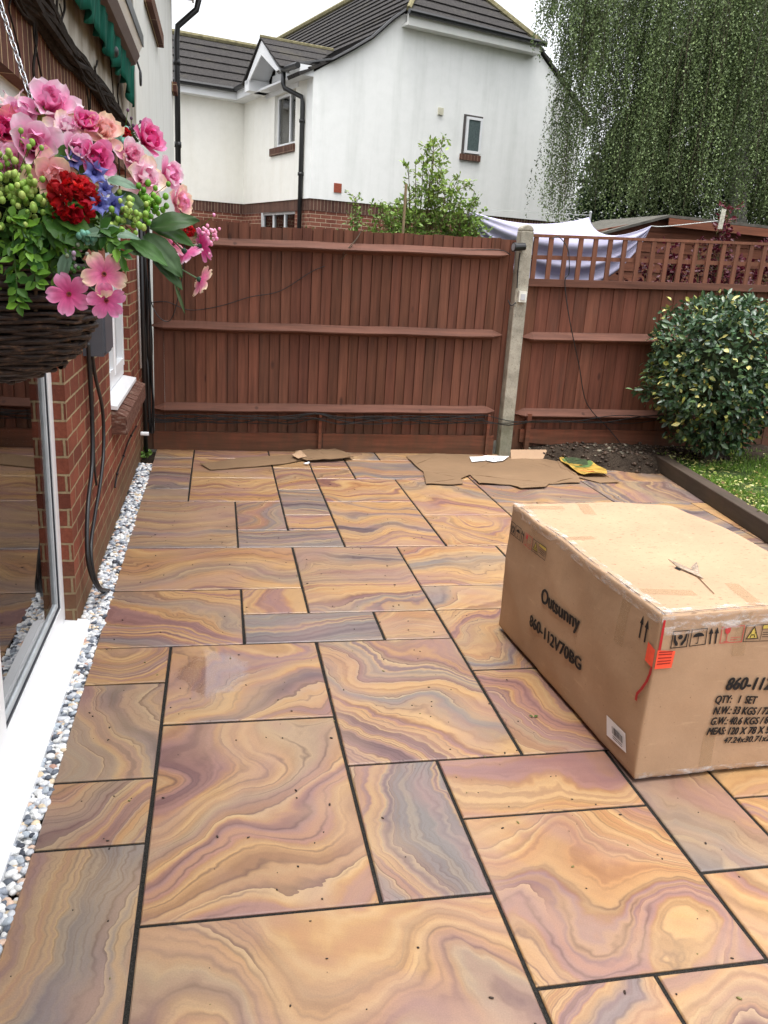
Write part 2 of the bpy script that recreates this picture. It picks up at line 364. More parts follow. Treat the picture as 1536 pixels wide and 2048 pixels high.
# ---- stained wood
def wood(name, c, var=.3, axis=2, rough=.75, knots=True):
    M_ = Mat(name, rough, .25); co = M_.coord()
    s = [14, 14, 14]; s[axis] = .9
    g = M_.noise(M_.scaled(co, tuple(s)), 2.2, 4, .6); n = M_.noise(co, 1.7, 3, .6)
    s2 = [60, 60, 60]; s2[axis] = 2.5; g2 = M_.noise(M_.scaled(co, tuple(s2)), 1.5, 3, .6)
    col = M_.ramp(g, [(.3, tuple(x*(1-var) for x in c)), (.7, tuple(x*(1+var) for x in c))])
    col = M_.mix(.6, col, M_.ramp(n, [(.3, (.78, .78, .80)), (.7, (1.15, 1.12, 1.1))]), 'MULTIPLY')
    col = M_.mix(1, col, M_.attr(), 'MULTIPLY')
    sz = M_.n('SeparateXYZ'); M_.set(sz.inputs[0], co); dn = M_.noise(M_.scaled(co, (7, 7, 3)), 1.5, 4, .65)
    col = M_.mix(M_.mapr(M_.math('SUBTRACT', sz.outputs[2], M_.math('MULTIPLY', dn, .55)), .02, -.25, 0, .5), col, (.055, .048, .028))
    col = M_.mix(M_.mapr(M_.noise(M_.scaled(co, (4, 4, .8)), 2.3, 4, .7), .56, .74, 0, .40), col, (.085, .050, .038))
    if knots:
        vr = M_.n('TexVoronoi'); M_.set(vr.inputs['Vector'], M_.scaled(co, (5, 5, 2))); vr.inputs['Scale'].default_value = 1
        kn = M_.mapr(vr.outputs['Distance'], .10, .05); col = M_.mix(M_.math('MULTIPLY', kn, .6), col, (.02, .01, .008))
    M_.color(col); M_.bump(M_.math('ADD', g2, M_.math('MULTIPLY', g, .5)), .002, .7); return M_.m
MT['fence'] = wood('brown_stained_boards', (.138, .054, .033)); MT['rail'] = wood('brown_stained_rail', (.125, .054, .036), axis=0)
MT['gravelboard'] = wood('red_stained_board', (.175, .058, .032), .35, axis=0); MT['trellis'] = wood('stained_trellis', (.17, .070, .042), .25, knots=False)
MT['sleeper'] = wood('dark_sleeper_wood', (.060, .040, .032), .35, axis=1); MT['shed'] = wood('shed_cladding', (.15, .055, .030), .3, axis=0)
MT['bark'] = plain('bark', (.10, .08, .06), .9, .1, .4, 14, .01); MT['birchbark'] = plain('birch_bark', (.42, .41, .38), .8, .1, .4, 9, .01)
MT['leaf'] = attrmat('foliage', .45, .35, .15, 40, .25); MT['gloss_leaf'] = attrmat('glossy_foliage', .30, .5, .12, 60, .12)
MT['petal'] = attrmat('silk_petals', .6, .2, .08, 160, .30); MT['fabricleaf'] = attrmat('artificial_leaves', .5, .35, .14, 70, .15)
MT['painted'] = attrmat('painted_parts', .5, .3, .05, 20)
M_ = Mat('concrete_post', .9, .15); co = M_.coord(); n = M_.noise(co, 6, 4, .65); n2 = M_.noise(co, 90, 3, .7)
col = M_.ramp(n, [(.3, lin(128, 124, 112)), (.55, lin(168, 162, 148)), (.75, lin(184, 178, 162))]); col = M_.mix(M_.mapr(n2, .58, .68, 0, .6), col, lin(84, 80, 70))
sx = M_.n('SeparateXYZ'); M_.set(sx.inputs[0], co); col = M_.mix(M_.mapr(M_.math('ADD', sx.outputs[2], M_.math('MULTIPLY', n, .8)), 1.0, .45, 0, .55), col, lin(108, 112, 86))
M_.color(col); M_.bump(n2, .004); MT['concrete'] = M_.m
def cardboard(name, c, scuff=True, rough=.75):
    M_ = Mat(name, rough, .25); co = M_.coord(); n = M_.noise(co, 2.2, 4, .6); f = M_.noise(M_.scaled(co, (1, 1, 1)), 220, 2)
    col = M_.ramp(n, [(.3, tuple(x*.86 for x in c)), (.7, tuple(x*1.08 for x in c))])
    col = M_.mix(.3, col, M_.ramp(f, [(.3, (.85,)*3), (.7, (1.1,)*3)]), 'MULTIPLY')
    if scuff:
        g = M_.n('NewGeometry'); sz = M_.n('SeparateXYZ'); M_.set(sz.inputs[0], g.outputs['Normal'])
        ds = M_.noise(M_.scaled(co, (26, 55, 26)), 1.6, 3, .65); up = M_.mapr(sz.outputs[2], .6, .8)
        col = M_.mix(M_.math('MULTIPLY', M_.mapr(ds, .60, .68, 0, .55), up), col, lin(92, 66, 44))
        ds2 = M_.noise(M_.scaled(co, (30, 30, 30)), 3, 2, .6); col = M_.mix(M_.mapr(ds2, .70, .75, 0, .5), col, lin(90, 64, 44))
        ws = M_.noise(M_.scaled(co, (9, 9, 60)), 1, 4, .7); col = M_.mix(M_.mapr(ws, .60, .8, 0, .35), col, lin(214, 186, 150))
    M_.color(col); M_.bump(M_.math('ADD', M_.noise(co, 9, 3, .6), M_.math('MULTIPLY', f, .05)), .004, .6); return M_.m
MT['card'] = cardboard('box_cardboard', lin(172, 142, 114)); MT['card_flat'] = cardboard('damp_cardboard', lin(124, 100, 76), False, .6)
MT['ink'] = plain('printed_ink', (.018, .017, .018), .6, .2, .25, 40); MT['redink'] = plain('red_ink', (.50, .06, .06), .6, .2)
MT['orange_label'] = plain('orange_label', (.90, .10, .05), .5, .3, .08, 30); MT['redribbon'] = plain('red_ribbon', (.42, .02, .025), .5, .3)
MT['paper'] = plain('white_paper', (.78, .78, .80), .6, .2, .04, 20)
M_ = Mat('packing_tape', .16, .6); M_.b.inputs['Base Color'].default_value = (.48, .33, .19, 1); out = M_.nt.nodes['Material Output']; t = M_.n('BsdfTransparent'); mx = M_.n('MixShader'); mx.inputs[0].default_value = .32
M_.nt.links.new(t.outputs[0], mx.inputs[1]); M_.nt.links.new(M_.b.outputs[0], mx.inputs[2]); M_.nt.links.new(mx.outputs[0], out.inputs[0]); M_.bump(M_.noise(M_.coord(), 35, 3, .6), .003, .7); MT['tape'] = M_.m
M_ = Mat('clear_tape', .12, .9); M_.b.inputs['Base Color'].default_value = (.8, .8, .8, 1); out = M_.nt.nodes['Material Output']; t = M_.n('BsdfTransparent'); mx = M_.n('MixShader')
nz = M_.mapr(M_.noise(M_.scaled(M_.coord(), (12, 12, 30)), 1.5, 3, .7), .46, .74, .03, .6); M_.set(mx.inputs[0], nz)
M_.nt.links.new(t.outputs[0], mx.inputs[1]); M_.nt.links.new(M_.b.outputs[0], mx.inputs[2]); M_.nt.links.new(mx.outputs[0], out.inputs[0]); M_.bump(M_.noise(M_.coord(), 28, 3, .6), .006, .9); MT['clear'] = M_.m
def rooftile(name):
    M_ = Mat(name, .9, .1); co = M_.coord(); n = M_.noise(co, 2.5, 4, .65); f = M_.noise(co, 30, 4, .7)
    col = M_.ramp(f, [(.3, lin(38, 37, 38)), (.7, lin(72, 69, 67))]); col = M_.mix(M_.mapr(n, .56, .74, 0, .45), col, lin(84, 80, 68))
    M_.color(col); M_.bump(f, .006); return M_.m
MT['tile'] = rooftile('grey_roof_tile'); MT['moss'] = plain('mossy_ridge', lin(120, 114, 88), .95, .05, .35, 12, .01)
M_ = Mat('soil', .95, .1); co = M_.coord(); n = M_.noise(co, 9, 5, .7); M_.color(M_.ramp(n, [(.3, (.018, .013, .010)), (.6, (.05, .037, .027)), (.8, (.10, .078, .058))])); M_.bump(M_.noise(co, 40, 5, .7), .02); MT['soil'] = M_.m
M_ = Mat('lawn_ground', .95, .1); co = M_.coord(); n = M_.noise(co, 5, 5, .7); M_.color(M_.ramp(n, [(.3, (.03, .045, .015)), (.6, (.06, .09, .03)), (.8, (.09, .08, .05))])); M_.bump(M_.noise(co, 40, 4), .02); MT['lawn'] = M_.m
MT['ground'] = plain('bare_ground', (.06, .055, .045), .95, .1, .4, 2, .01)
MT['pebble'] = attrmat('pebbles', .45, .35, .18, 90, bump=.002)

# ================================================================ THE GROUND
u = .305
g = MB(); g.poly([(-120, -120, -.12), (120, -120, -.12), (120, 160, -.12), (-120, 160, -.12)])
tag(g.build('ground', MT['ground']), 'dark bare ground under and around the gardens', 'ground', kind='structure')
# ---- patio: known slabs (x0,y0,x1,y1 in grid steps; grey, freq, bend, angle), the rest filled
known = {(0,6,3,8):(.12,.55,.55,8),(3,5,5,8):(.5,.95,.8,0),(0,4,2,6):(.12,1.0,.85,-20),(2,5,3,6):(.1,1.1,.6,80),(2,4,4,5):(.95,.9,.35,2),(4,4,5,5):(.25,.9,1.0,20),
 (5,6,7,8):(.2,.8,.7,0),(5,5,7,6):(.3,.7,.7,0),(5,3,7,5):(.3,1.6,.8,10),(5,1,7,3):(.35,1.2,.4,-48),(3,1,5,4):(.35,1.1,.62,-48),(1,2,3,4):(.15,.75,1.2,25),
 (0,3,1,4):(.3,.9,1.1,30),(0,1,1,3):(.85,.9,.5,-70),(0,0,1,1):(.3,.9,.7,42),(0,-2,1,0):(.6,1.15,.36,82),(1,-1,3,2):(.18,.5,1.15,60),(3,-1,4,1):(.85,1.25,.42,-80),
 (4,0,6,1):(.2,.8,.8,0),(1,-3,4,-1):(.15,.55,1.05,-18),(4,-2,6,0):(.15,.75,1.15,-40),(4,-4,5,-2):(.2,1.5,1.1,45),(5,-4,7,-2):(.25,.8,.9,-20),(6,-1,7,1):(.45,.7,.9,-40),
 (6,-2,8,-1):(.2,.7,.7,-50),(7,0,8,1):(.2,.6,.6,0),(7,-1,9,0):(.25,.9,.7,-40),(0,8,2,11):(.5,1.2,.4,2),(2,8,4,9):(.85,1.1,.35,0),(2,9,3,11):(.7,.9,1.1,60),(3,9,4,10):(.3,1.6,.8,20),
 (3,10,4,12):(1.0,.8,.3,0),(4,8,6,11):(.3,1.3,.8,-8),(4,11,6,13):(.15,.9,.9,0),(1,11,3,13):(.1,.8,.9,0),(1,13,3,15):(.1,.9,.6,0),(3,12,4,14):(.4,1.1,.6,15),(0,11,1,12):(.75,.8,.7,0),
 (0,12,1,14):(.8,.6,.6,0),(0,14,1,15):(.5,1.2,.6,0),(0,15,1,16):(.3,.9,.6,0),(1,15,3,16):(.1,.7,.6,0),(3,14,4,15):(.15,.8,.6,0),(3,15,5,16):(.3,.8,.6,0),(4,13,5,14):(.15,1.0,.8,30),(4,14,5,15):(.1,.8,.6,0),
 (5,13,7,15):(.6,.9,.5,0),(6,10,8,13):(.15,.9,.8,-35),(6,8,8,10):(.15,1.1,1.1,0),(8,11,11,13):(.6,1.5,.8,0),(8,10,9,11):(.3,1,.8,30)}
taken = set(); slabs = []
for (a, b, c, d), prm in known.items():
    for i in range(a, c):
        for j in range(b, d):
            if (i, j) in taken: print('OVERLAP', (a, b, c, d), i, j)
            taken.add((i, j))
    slabs.append((a, b, c, d)+prm)
NX, J0, J1 = 14, -9, 16; sr = random.Random(5)
for j in range(J1-1, J0-1, -1):
    for i in range(NX):
        if (i, j) in taken: continue
        opts = [(3,2),(2,3),(2,2),(2,2),(1,2),(2,1),(1,1)]; sr.shuffle(opts)
        for (wx, wy) in opts:
            if i+wx <= NX and j-wy+1 >= J0 and all((i+p, j-q) not in taken for p in range(wx) for q in range(wy)): break
        else: wx = wy = 1
        for p in range(wx):
            for q in range(wy): taken.add((i+p, j-q))
        slabs.append((i, j-wy+1, i+wx, j+1, sr.choice([.1, .15, .2, .3, .5, .8]), sr.uniform(.6, 1.3), sr.uniform(.6, 1.1), sr.choice([0, 0, 90, 20, -30, 50])))
pm = MB(); sr = random.Random(12)
for (a, b, c, d, gy, fq, bn, an) in slabs:
    x0, x1, y0, y1 = a*u+.006, c*u-.006, b*u+.006, d*u-.006
    ex = lambda: sr.uniform(-.0015, .0015); 
    z = sr.uniform(-.0008, .0008); e = .0035
    P = [(x0+ex(), y0+ex()), (x1+ex(), y0+ex()), (x1+ex(), y1+ex()), (x0+ex(), y1+ex())]
    cx, cy = (x0+x1)/2, (y0+y1)/2
    inn = [(px+(e if px < cx else -e), py+(e if py < cy else -e)) for px, py in P]
    th = math.radians(an+sr.uniform(-6, 6)); ox, oy = sr.uniform(0, 60), sr.uniform(0, 60)
    U = lambda q: ((q[0]-cx)*math.cos(th)+(q[1]-cy)*math.sin(th)+ox, -(q[0]-cx)*math.sin(th)+(q[1]-cy)*math.cos(th)+oy)
    pm.col = (gy, fq, bn)
    top = [(q[0], q[1], z) for q in inn]; rim = [(q[0], q[1], z-.003) for q in P]; bot = [(q[0], q[1], -.03) for q in P]
    pm.add(top, [(0, 1, 2, 3)], [[U(q) for q in inn]])
    for k in range(4):
        k2 = (k+1) % 4
        pm.add([rim[k], rim[k2], top[k2], top[k]], [(0, 1, 2, 3)], [[U(P[k]), U(P[k2]), U(inn[k2]), U(inn[k])]])
        pm.add([bot[k], bot[k2], rim[k2], rim[k]], [(0, 1, 2, 3)], [[U(P[k]), U(P[k2]), U(P[k2]), U(P[k])]])
tag(pm.build('patio', MT['stone'], colors=True), 'patio of banded rainbow sandstone slabs in many sizes', 'patio', kind='structure')
g = MB(); g.box((.004, J0*u, -.10), (NX*u-.004, J1*u-.002, -.006)); tag(g.build('patio_joints', MT['joint']), 'dark jointing mortar between the patio slabs', 'mortar', kind='structure')
# ---- pebble strip
def ico():
    import bmesh
    bm = bmesh.new(); bmesh.ops.create_icosphere(bm, subdivisions=1, radius=1); v = np.array([x.co[:] for x in bm.verts]); f = np.array([[q.index for q in t.verts] for t in bm.faces]); bm.free(); return v, f
def ico2():
    import bmesh
    bm = bmesh.new(); bmesh.ops.create_icosphere(bm, subdivisions=2, radius=1); v = np.array([x.co[:] for x in bm.verts]); f = np.array([[q.index for q in t.verts] for t in bm.faces]); bm.free(); return v, f
iv, jf = ico2()
PALP = np.array([lin(*c) for c in ((228,228,226),(206,208,212),(150,156,166),(96,102,112),(66,70,80),(216,186,164),(220,200,170),(190,150,132),(238,238,236),(176,184,192))])*.95
def pebbles(n, xf, yf, zf, name, label):
    vs = []; fs = []; cs = []; k = 0
    for i in range(n):
        y = yf(); x = xf(y); r = nr.uniform(.0085, .015); sc = np.array([r*nr.uniform(.9, 1.35), r*nr.uniform(.75, 1.1), r*nr.uniform(.5, .8)])
        v = iv*sc*(1+.12*nr.normal(size=(len(iv), 1))*.5); a = nr.uniform(0, 2*PI); t = nr.uniform(-.5, .5)
        ca, sa = math.cos(a), math.sin(a); v = v@np.array([[1,0,0],[0,math.cos(t),-math.sin(t)],[0,math.sin(t),math.cos(t)]]).T@np.array([[ca,-sa,0],[sa,ca,0],[0,0,1]]).T
        vs.append(v+[x, y, zf()]); fs.append(jf+k); k += len(iv)
        c = PALP[nr.choice(len(PALP), p=[.22,.18,.14,.09,.06,.05,.05,.02,.10,.09])]*nr.uniform(.9, 1.08); cs.append(np.repeat(c[None], len(iv), 0))
    return tag(npmesh(name, np.concatenate(vs), np.concatenate(fs), MT['pebble'], np.concatenate(cs), smooth=True), label, 'pebbles', kind='stuff')
def pebx(y):
    lo = -.095 if y > 1.42 else -.105
    return nr.uniform(lo, .004)
pebbles(7400, pebx, lambda: 1.2+3.2*nr.uniform()**1.05-2.6*(nr.uniform() < .52), lambda: nr.uniform(-.028, -.002), 'pebbles', 'strip of white grey and peach pebbles along the house wall')
g = MB(); g.poly([(-.3, -3, -.035), (.01, -3, -.035), (.01, 4.9, -.035), (-.3, 4.9, -.035)]); tag(g.build('soil_bed', MT['soil']), 'dark soil under the pebble strip', 'soil', kind='structure')

# ================================================================ OUR HOUSE (left)
H = empty('house', (-.1, 1.45, 0), 'house on the left with red brick below and stained cream render above', 'house')
WX = -.1; RV = -.148
w1a, w1b, wz0, wz1 = 2.86, 4.02, .70, 2.06
b = MB(); T = -.35
b.box((T, 1.45, -.1), (WX, w1a, 2.06)); b.box((T, w1b, -.1), (WX, 4.98, 2.06)); b.box((T, w1a, -.1), (WX, w1b, wz0)); b.build('brick_wall', MT['brick'], H, boxuv=True)
b = MB(); b.box((T, -4.2, -.1), (WX, -3.4, 2.06)); b.build('brick_pier', MT['brick'], H, boxuv=True)
b = MB(); b.box((T, -4.2, 2.06), (WX+.002, 4.98, 2.285)); o = b.build('soldier_course', MT['soldier'], H, boxuv=True)
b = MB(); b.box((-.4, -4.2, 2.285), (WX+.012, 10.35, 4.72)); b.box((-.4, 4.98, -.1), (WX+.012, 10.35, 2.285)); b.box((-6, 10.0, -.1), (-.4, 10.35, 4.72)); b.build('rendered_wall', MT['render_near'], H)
# eaves, soffit, gutter
b = MB(); b.box((-.4, -4.2, 4.72), (.16, 10.62, 4.745)); b.box((.16, -4.2, 4.70), (.185, 10.64, 4.92)); b.build('soffit', MT['pvc_dirty'], H)
b = MB(); b.tube([(.25, -4.2, 4.87), (.25, 10.6, 4.87)], .06, 10); b.build('gutter', MT['black'], H)
b = MB()
for k in range(14):
    z0 = 4.93+k*.22; x0 = .28-k*.30; b.hexa([(x0, -4.2, z0), (x0, 10.7, z0), (x0-.36, 10.7, z0+.26), (x0-.36, -4.2, z0+.26), (x0, -4.2, z0+.03), (x0, 10.7, z0+.03), (x0-.36, 10.7, z0+.29), (x0-.36, -4.2, z0+.29)])
b.build('roof', MT['tile'], H)
# downpipe: swan neck from gutter then down the corner
pz = [(.25, 10.45, 4.85), (.25, 10.45, 4.70), (.22, 10.44, 4.58), (-.02, 10.42, 4.36), (-.035, 10.42, 4.2), (-.035, 10.42, 0)]
b = MB(); b.tube(pz, .038, 12)
for z in (3.9, 2.9, 1.9): b.tube([(-.035, 10.42, z), (-.035, 10.42, z+.07)], .046, 12)
b.build('downpipe', MT['black'], H, smooth=True)
# brick ornaments (protruding sills of upper windows)
for (pa, pb, zc) in ((5.75, 7.35, 3.53), (10.0, 10.46, 3.58)):
    b = MB(); b.box((WX+.01, pa, zc-.06), (WX+.075, pb if pb < 10.3 else 10.35, zc+.05)); o = b.build('upper_sill', MT['soldier'], H, boxuv=True)
# patio door
y0, y1, zt = -3.4, 1.45, 2.06
b = MB(); b.box((-.21, y0, .035), (RV, y1, .115)); b.box((-.21, y0, zt-.09), (RV, y1, zt)); b.box((-.21, y1-.075, .115), (RV, y1, zt-.09))
for ym in (.36, -.75, -1.9, -3.32): b.box((-.21, ym-.065, .115), (RV, ym+.065, zt-.09))
D = b.build('patio_door', MT['pvc'], H)
panes = [(.425, 1.375), (-.685, .295), (-1.835, -.815), (-3.255, -1.965)]
b = MB()
for a, c in panes:  # bead + gasket round each pane
    for (p, q, r, s_) in ((a, a+.012, .115, zt-.09), (c-.012, c, .115, zt-.09)): b.box((-.205, p, r), (RV-.004, q, s_))
    b.box((-.205, a+.012, .115), (RV-.004, c-.012, .127)); b.box((-.205, a+.012, zt-.102), (RV-.004, c-.012, zt-.09))
b.build('gasket', MT['gasket'], D)
b = MB()
for a, c in panes:
    a += .012; c -= .012
    for (p, q, r, s_) in ((a, a+.02, .127, zt-.102), (c-.02, c, .127, zt-.102)): b.box((-.206, p, r), (RV-.009, q, s_))
    b.box((-.206, a+.02, .127), (RV-.009, c-.02, .147)); b.box((-.206, a+.02, zt-.122), (RV-.009, c-.02, zt-.102))
b.build('glazing_bead', plain('grey_bead', (.50, .53, .55), .4, .3), D)
b = MB()
for a, c in panes: b.box((-.170, a+.03, .145), (-.166, c-.03, zt-.12))
b.build('glass', MT['glass'], D)
b = MB(); b.prism([(-.22, y0, -.03), (-.048, y0, -.03), (-.048, y0, .012), (-.062, y0, .020), (-.22, y0, .034)], (0, y1-y0+.02, 0)); b.build('door_sill', MT['pvc'], H)
# room behind glass
b = MB(); b.box((-2.6, -3.6, .0), (-2.55, 4.6, 2.4)); b.box((-2.55, -3.6, -.02), (-.36, 4.6, .0)); b.box((-2.55, -3.6, 2.35), (-.36, 4.6, 2.4)); b.box((-2.55, 4.6, 0), (-.36, 4.65, 2.4)); b.box((-2.55, -3.65, 0), (-.36, -3.6, 2.4)); b.build('room', plain('room_walls', (.16, .14, .12), .8, .2), H)
# kitchen window
b = MB()
wz0b = wz0+.035
b.box((-.21, w1a, wz0b), (RV, w1a+.055, wz1)); b.box((-.21, w1b-.055, wz0b), (RV, w1b, wz1)); b.box((-.21, w1a+.055, wz0b), (RV, w1b-.055, wz0b+.07)); b.box((-.21, w1a+.055, wz1-.06), (RV, w1b-.055, wz1))
b.box((-.21, 3.40, wz0b+.07), (RV, 3.46, wz1-.06))
Wn = b.build('window', MT['pvc'], H)
b = MB()
for a, c in ((w1a+.055, 3.40), (3.46, w1b-.055)):
    z0, z1 = wz0b+.07, wz1-.06
    for (p, q, r, s_) in ((a, a+.045, z0, z1), (c-.045, c, z0, z1), (a+.045, c-.045, z0, z0+.05), (a+.045, c-.045, z1-.05, z1)): b.box((-.20, p, r), (RV+.012, q, s_))
b.build('sash', MT['pvc'], Wn)
b = MB(); b.box((-.186, w1a+.06, wz0b+.07), (-.18, w1b-.06, wz1-.06)); b.build('glass', MT['glass'], Wn)
b = MB(); b.prism([(-.21, w1a-.0, wz0), (WX+.035, w1a, wz0-.012), (WX+.035, w1a, wz0+.008), (-.21, w1a, wz0+.034)], (0, w1b-w1a, 0)); b.build('window_sill', MT['pvc'], H)
b = MB(); nb = 16; pit = (w1b+.12-(w1a-.0))/nb
sm = Mat('weathered_sill_brick', .9, .1); co = sm.coord(); n = sm.noise(sm.scaled(co, (3, 30, 8)), 4, 4, .7)
sm.color(sm.ramp(n, [(.35, lin(74, 50, 44)), (.55, lin(112, 78, 66)), (.68, lin(150, 134, 122)), (.8, lin(196, 188, 178))])); sm.bump(n, .006); 
for k in range(nb):
    ya = w1a+k*pit+.004; yb = w1a+(k+1)*pit-.004; dz = rnd.uniform(-.003, .003)
    b.hexa([(WX, ya, .545), (WX+.085, ya, .545), (WX+.085, yb, .545), (WX, yb, .545), (WX, ya, .685+dz), (WX+.085, ya, .650+dz), (WX+.085, yb, .650+dz), (WX, yb, .685+dz)])
b.box((WX, w1a+.002, .550), (WX+.078, w1b+.118, .640)); b.build('brick_sill', sm.m, H)
# meter box and small white box
b = MB(); bz = 1.17; b.box((WX, 1.95, bz-.07), (WX+.09, 2.24, bz+.15)); b.box((WX+.09, 1.965, bz-.055), (WX+.10, 2.225, bz+.135)); b.build('junction_box', plain('grey_plastic', (.09, .095, .11), .35, .5, .1), H)
b = MB(); b.box((WX, 2.42, 1.12), (WX+.045, 2.55, 1.28)); b.box((WX+.045, 2.432, 1.132), (WX+.052, 2.538, 1.268)); b.build('socket_box', plain('pale_plastic', lin(196, 200, 190), .5, .3), H)
# corner pipes by the fence
b = MB(); b.tube([(-.065, 4.66, 2.28), (-.065, 4.66, 0)], .018, 8); b.build('waste_pipe', MT['black'], H, smooth=True)
b = MB(); b.tube([(-.082, 4.56, 2.06), (-.082, 4.57, .70)], .009, 8); b.build('conduit', plain('grey_conduit', (.5, .5, .5), .4, .3), H, smooth=True)
b = MB(); b.tube([(-.09, 4.52, .20), (-.03, 4.52, .20)], .016, 10); b.build('overflow_pipe', MT['pvc'], H)
# ---- cables hanging on the wall
def smooth_path(pts, n=8):
    P = [V(p) for p in pts]; out = []
    for i in range(len(P)-1):
        a = P[max(i-1, 0)]; p = P[i]; q = P[i+1]; d = P[min(i+2, len(P)-1)]
        for k in range(n):
            t = k/n; out.append(.5*((2*p)+(q-a)*t+(2*a-5*p+4*q-d)*t*t+(3*p-a-3*q+d)*t**3))
    out.append(P[-1]); return out
b = MB()
def wallcab(px, X=-.075, r=.009, jit=0): b.tube(smooth_path([onX(x, y, X+(rnd.uniform(-jit, jit))) for x, y in px]), r, 7)
e = tuple(onZ(208, 1184, .0))
b.tube(smooth_path([onX(176, 686, -.07), onX(180, 760, -.075), onX(184, 840, -.078), onX(184, 930, -.078), onX(176, 1010, -.075), onX(174, 1090, -.07), onX(180, 1140, -.06), onX(194, 1172, -.045), e]), .0095, 8)
b.tube(smooth_path([onX(182, 686, -.07), onX(190, 750, -.07), onX(205, 820, -.068), onX(207, 900, -.068), onX(200, 970, -.066), onX(190, 1030, -.066), onX(182, 1090, -.06), onX(186, 1140, -.05), onX(200, 1175, -.03), (e[0]+.02, e[1]+.02, 0)]), .0085, 8)
b.tube(smooth_path([onX(181, 700, -.078), onX(187, 860, -.08), onX(189, 930, -.08), onX(193, 970, -.08)]), .006, 6)
tag(b.build('hanging_cables', MT['black'], origin=onX(180, 690, -.1), smooth=True), 'thick black cables looping down the brick wall into the pebbles', 'cables')
b = MB(); wallcab([(273, 852), (258, 880), (247, 912), (235, 945), (230, 975)], -.095, .005); 
for x, y in ((262, 872), (247, 912), (234, 948)): q = onX(x, y, -.094); b.sphere(q, .010, 6, 5)
tag(b.build('clipped_cable', MT['black'], origin=onX(247, 912, -.1)), 'thin dark cable clipped low on the brick wall', 'cable')
b = MB()
for k in range(5):
    xs = -.06+.012*k; b.tube(smooth_path([(xs+rnd.uniform(-.01, .01), 4.78+rnd.uniform(-.03, .03), z) for z in (2.1, 1.6, 1.2, .9, .6, .4, .15)]), .006+.003*(k % 2), 6)
b.tube(smooth_path([(-.05, 4.80, 1.55), (.0, 4.80, 1.15), (.13, 4.8, 1.05), (.22, 4.8, 1.35), (.25, 4.81, 1.66)]), .004, 6)
tag(b.build('corner_cables', MT['black'], origin=(-.05, 4.78, 0)), 'bundle of black cables down the corner between house and fence', 'cables')
# ---- vine along the soldier course
b = MB()
for k in range(44):
    ys = -1.5+rnd.uniform(0, .8) if k < 34 else rnd.uniform(-1, 2.5); ye = 4.3+rnd.uniform(-.3, .35) if k < 34 else ys+rnd.uniform(1, 2)
    r0 = rnd.choice([.004, .005, .007, .010, .014]) if k < 22 else .018
    n = int((ye-ys)/.09); ph = rnd.uniform(0, 6); pts = []; rr = []
    for i in range(n):
        y = ys+(ye-ys)*i/n; q = (4.4-y)/5.5
        pts.append((WX+.032+.018*math.sin(y*2.2+ph)+.02*noise.noise(Vector((y*1.5, k*3.1, 0))), y, 2.30+(.012+.022*q)*math.sin(y*1.7+ph*2)+(.03+.05*q)*noise.noise(Vector((y*1.6, k*7.7, 4))))); rr.append(max(.002, r0*(.35+.8*q)))
    b.tube(pts, rr, 6)
for k in range(22):
    y = rnd.uniform(.6, 4.2); up = rnd.random() < .5; L = rnd.uniform(.15, .7); pts = [(WX+.02, y, 2.28)]
    for i in range(6): pts.append((WX+.022, pts[-1][1]+rnd.uniform(-.05, .06), pts[-1][2]+(L/6 if up else -L/8)))
    b.tube(smooth_path(pts, 3), rnd.uniform(.002, .005), 5)
tag(b.build('climbing_vine', plain('dry_vine', (.026, .021, .018), .9, .1, .5, 30), origin=(WX, 1.5, 2.28)), 'bare twisted dark vine running along the house wall above the bricks', 'vine')
# ---- awning
A = empty('awning', (WX, 3.2, 2.75), 'folded green awning in a white cassette on the house wall', 'awning')
aY0, aY1 = -.4, 3.75
prof = [(.012, 2.93), (.10, 2.93), (.145, 2.90), (.15, 2.84), (.125, 2.79), (.05, 2.77), (.012, 2.78)]
o0, o1, dzz = -.105, 3.62, -.10
b = MB(); b.prism([(WX+x, aY0, z+dzz) for x, z in prof], (0, aY1-aY0, 0)); b.build('cassette', MT['pvc_dirty'], A)
b = MB(); b.box((WX+.151, aY0, 2.74), (WX+.158, aY1+.01, 2.80)); b.box((WX+.10, aY0, 2.825), (WX+.12, aY1+.01, 2.845)); b.build('trim', MT['black'], A)
b = MB(); b.prism([(WX+.03, aY0, 2.67), (WX+.135, aY0, 2.69), (WX+.11, aY0, 2.64), (WX+.05, aY0, 2.62)], (0, aY1-aY0+.005, 0)); b.build('front_bar', plain('brown_bar', lin(88, 72, 66), .5, .3), A)
N = 220; vs = []; fs = []
for i in range(N+1):
    y = aY0+(3.95-aY0)*i/N; sc = abs(math.sin(y*PI/.22)); rip = .012*math.sin(y*23)+.008*math.sin(y*41+1); hem = 2.505-.028*sc - (.07*max(0, (y-3.6)/.35)) + (.06 if y < 2.6 else 0)*0
    for j in range(6):
        t = j/5; vs.append((WX+.085+rip*(.3+t)-.02*t, y, 2.665*(1-t)+hem*t))
for i in range(N):
    for j in range(5): a = i*6+j; fs.append((a, a+6, a+7, a+1))
gm = Mat('green_canvas', .8, .1); n = gm.noise(gm.scaled(gm.coord(), (1, 20, 3)), 1.5, 3); gm.color(gm.ramp(n, [(.3, lin(12, 66, 56)), (.7, lin(28, 98, 82))]))
b = MB(); b.add(vs, fs); o = b.build('valance', gm.m, A, smooth=True); md = o.modifiers.new('th', 'SOLIDIFY'); md.thickness = .002
b = MB(); q = V(onX(227, 103, WX+.06)); b.sphere(q, .034, 10, 8, (.8, 1, 1)); b.sphere(q+V((.01, .07, .0)), .022, 10, 8); b.box((WX, q.y-.03, q.z-.02), (WX+.07, q.y+.03, q.z+.05)); b.build('arm_joint', MT['black'], A, smooth=True)
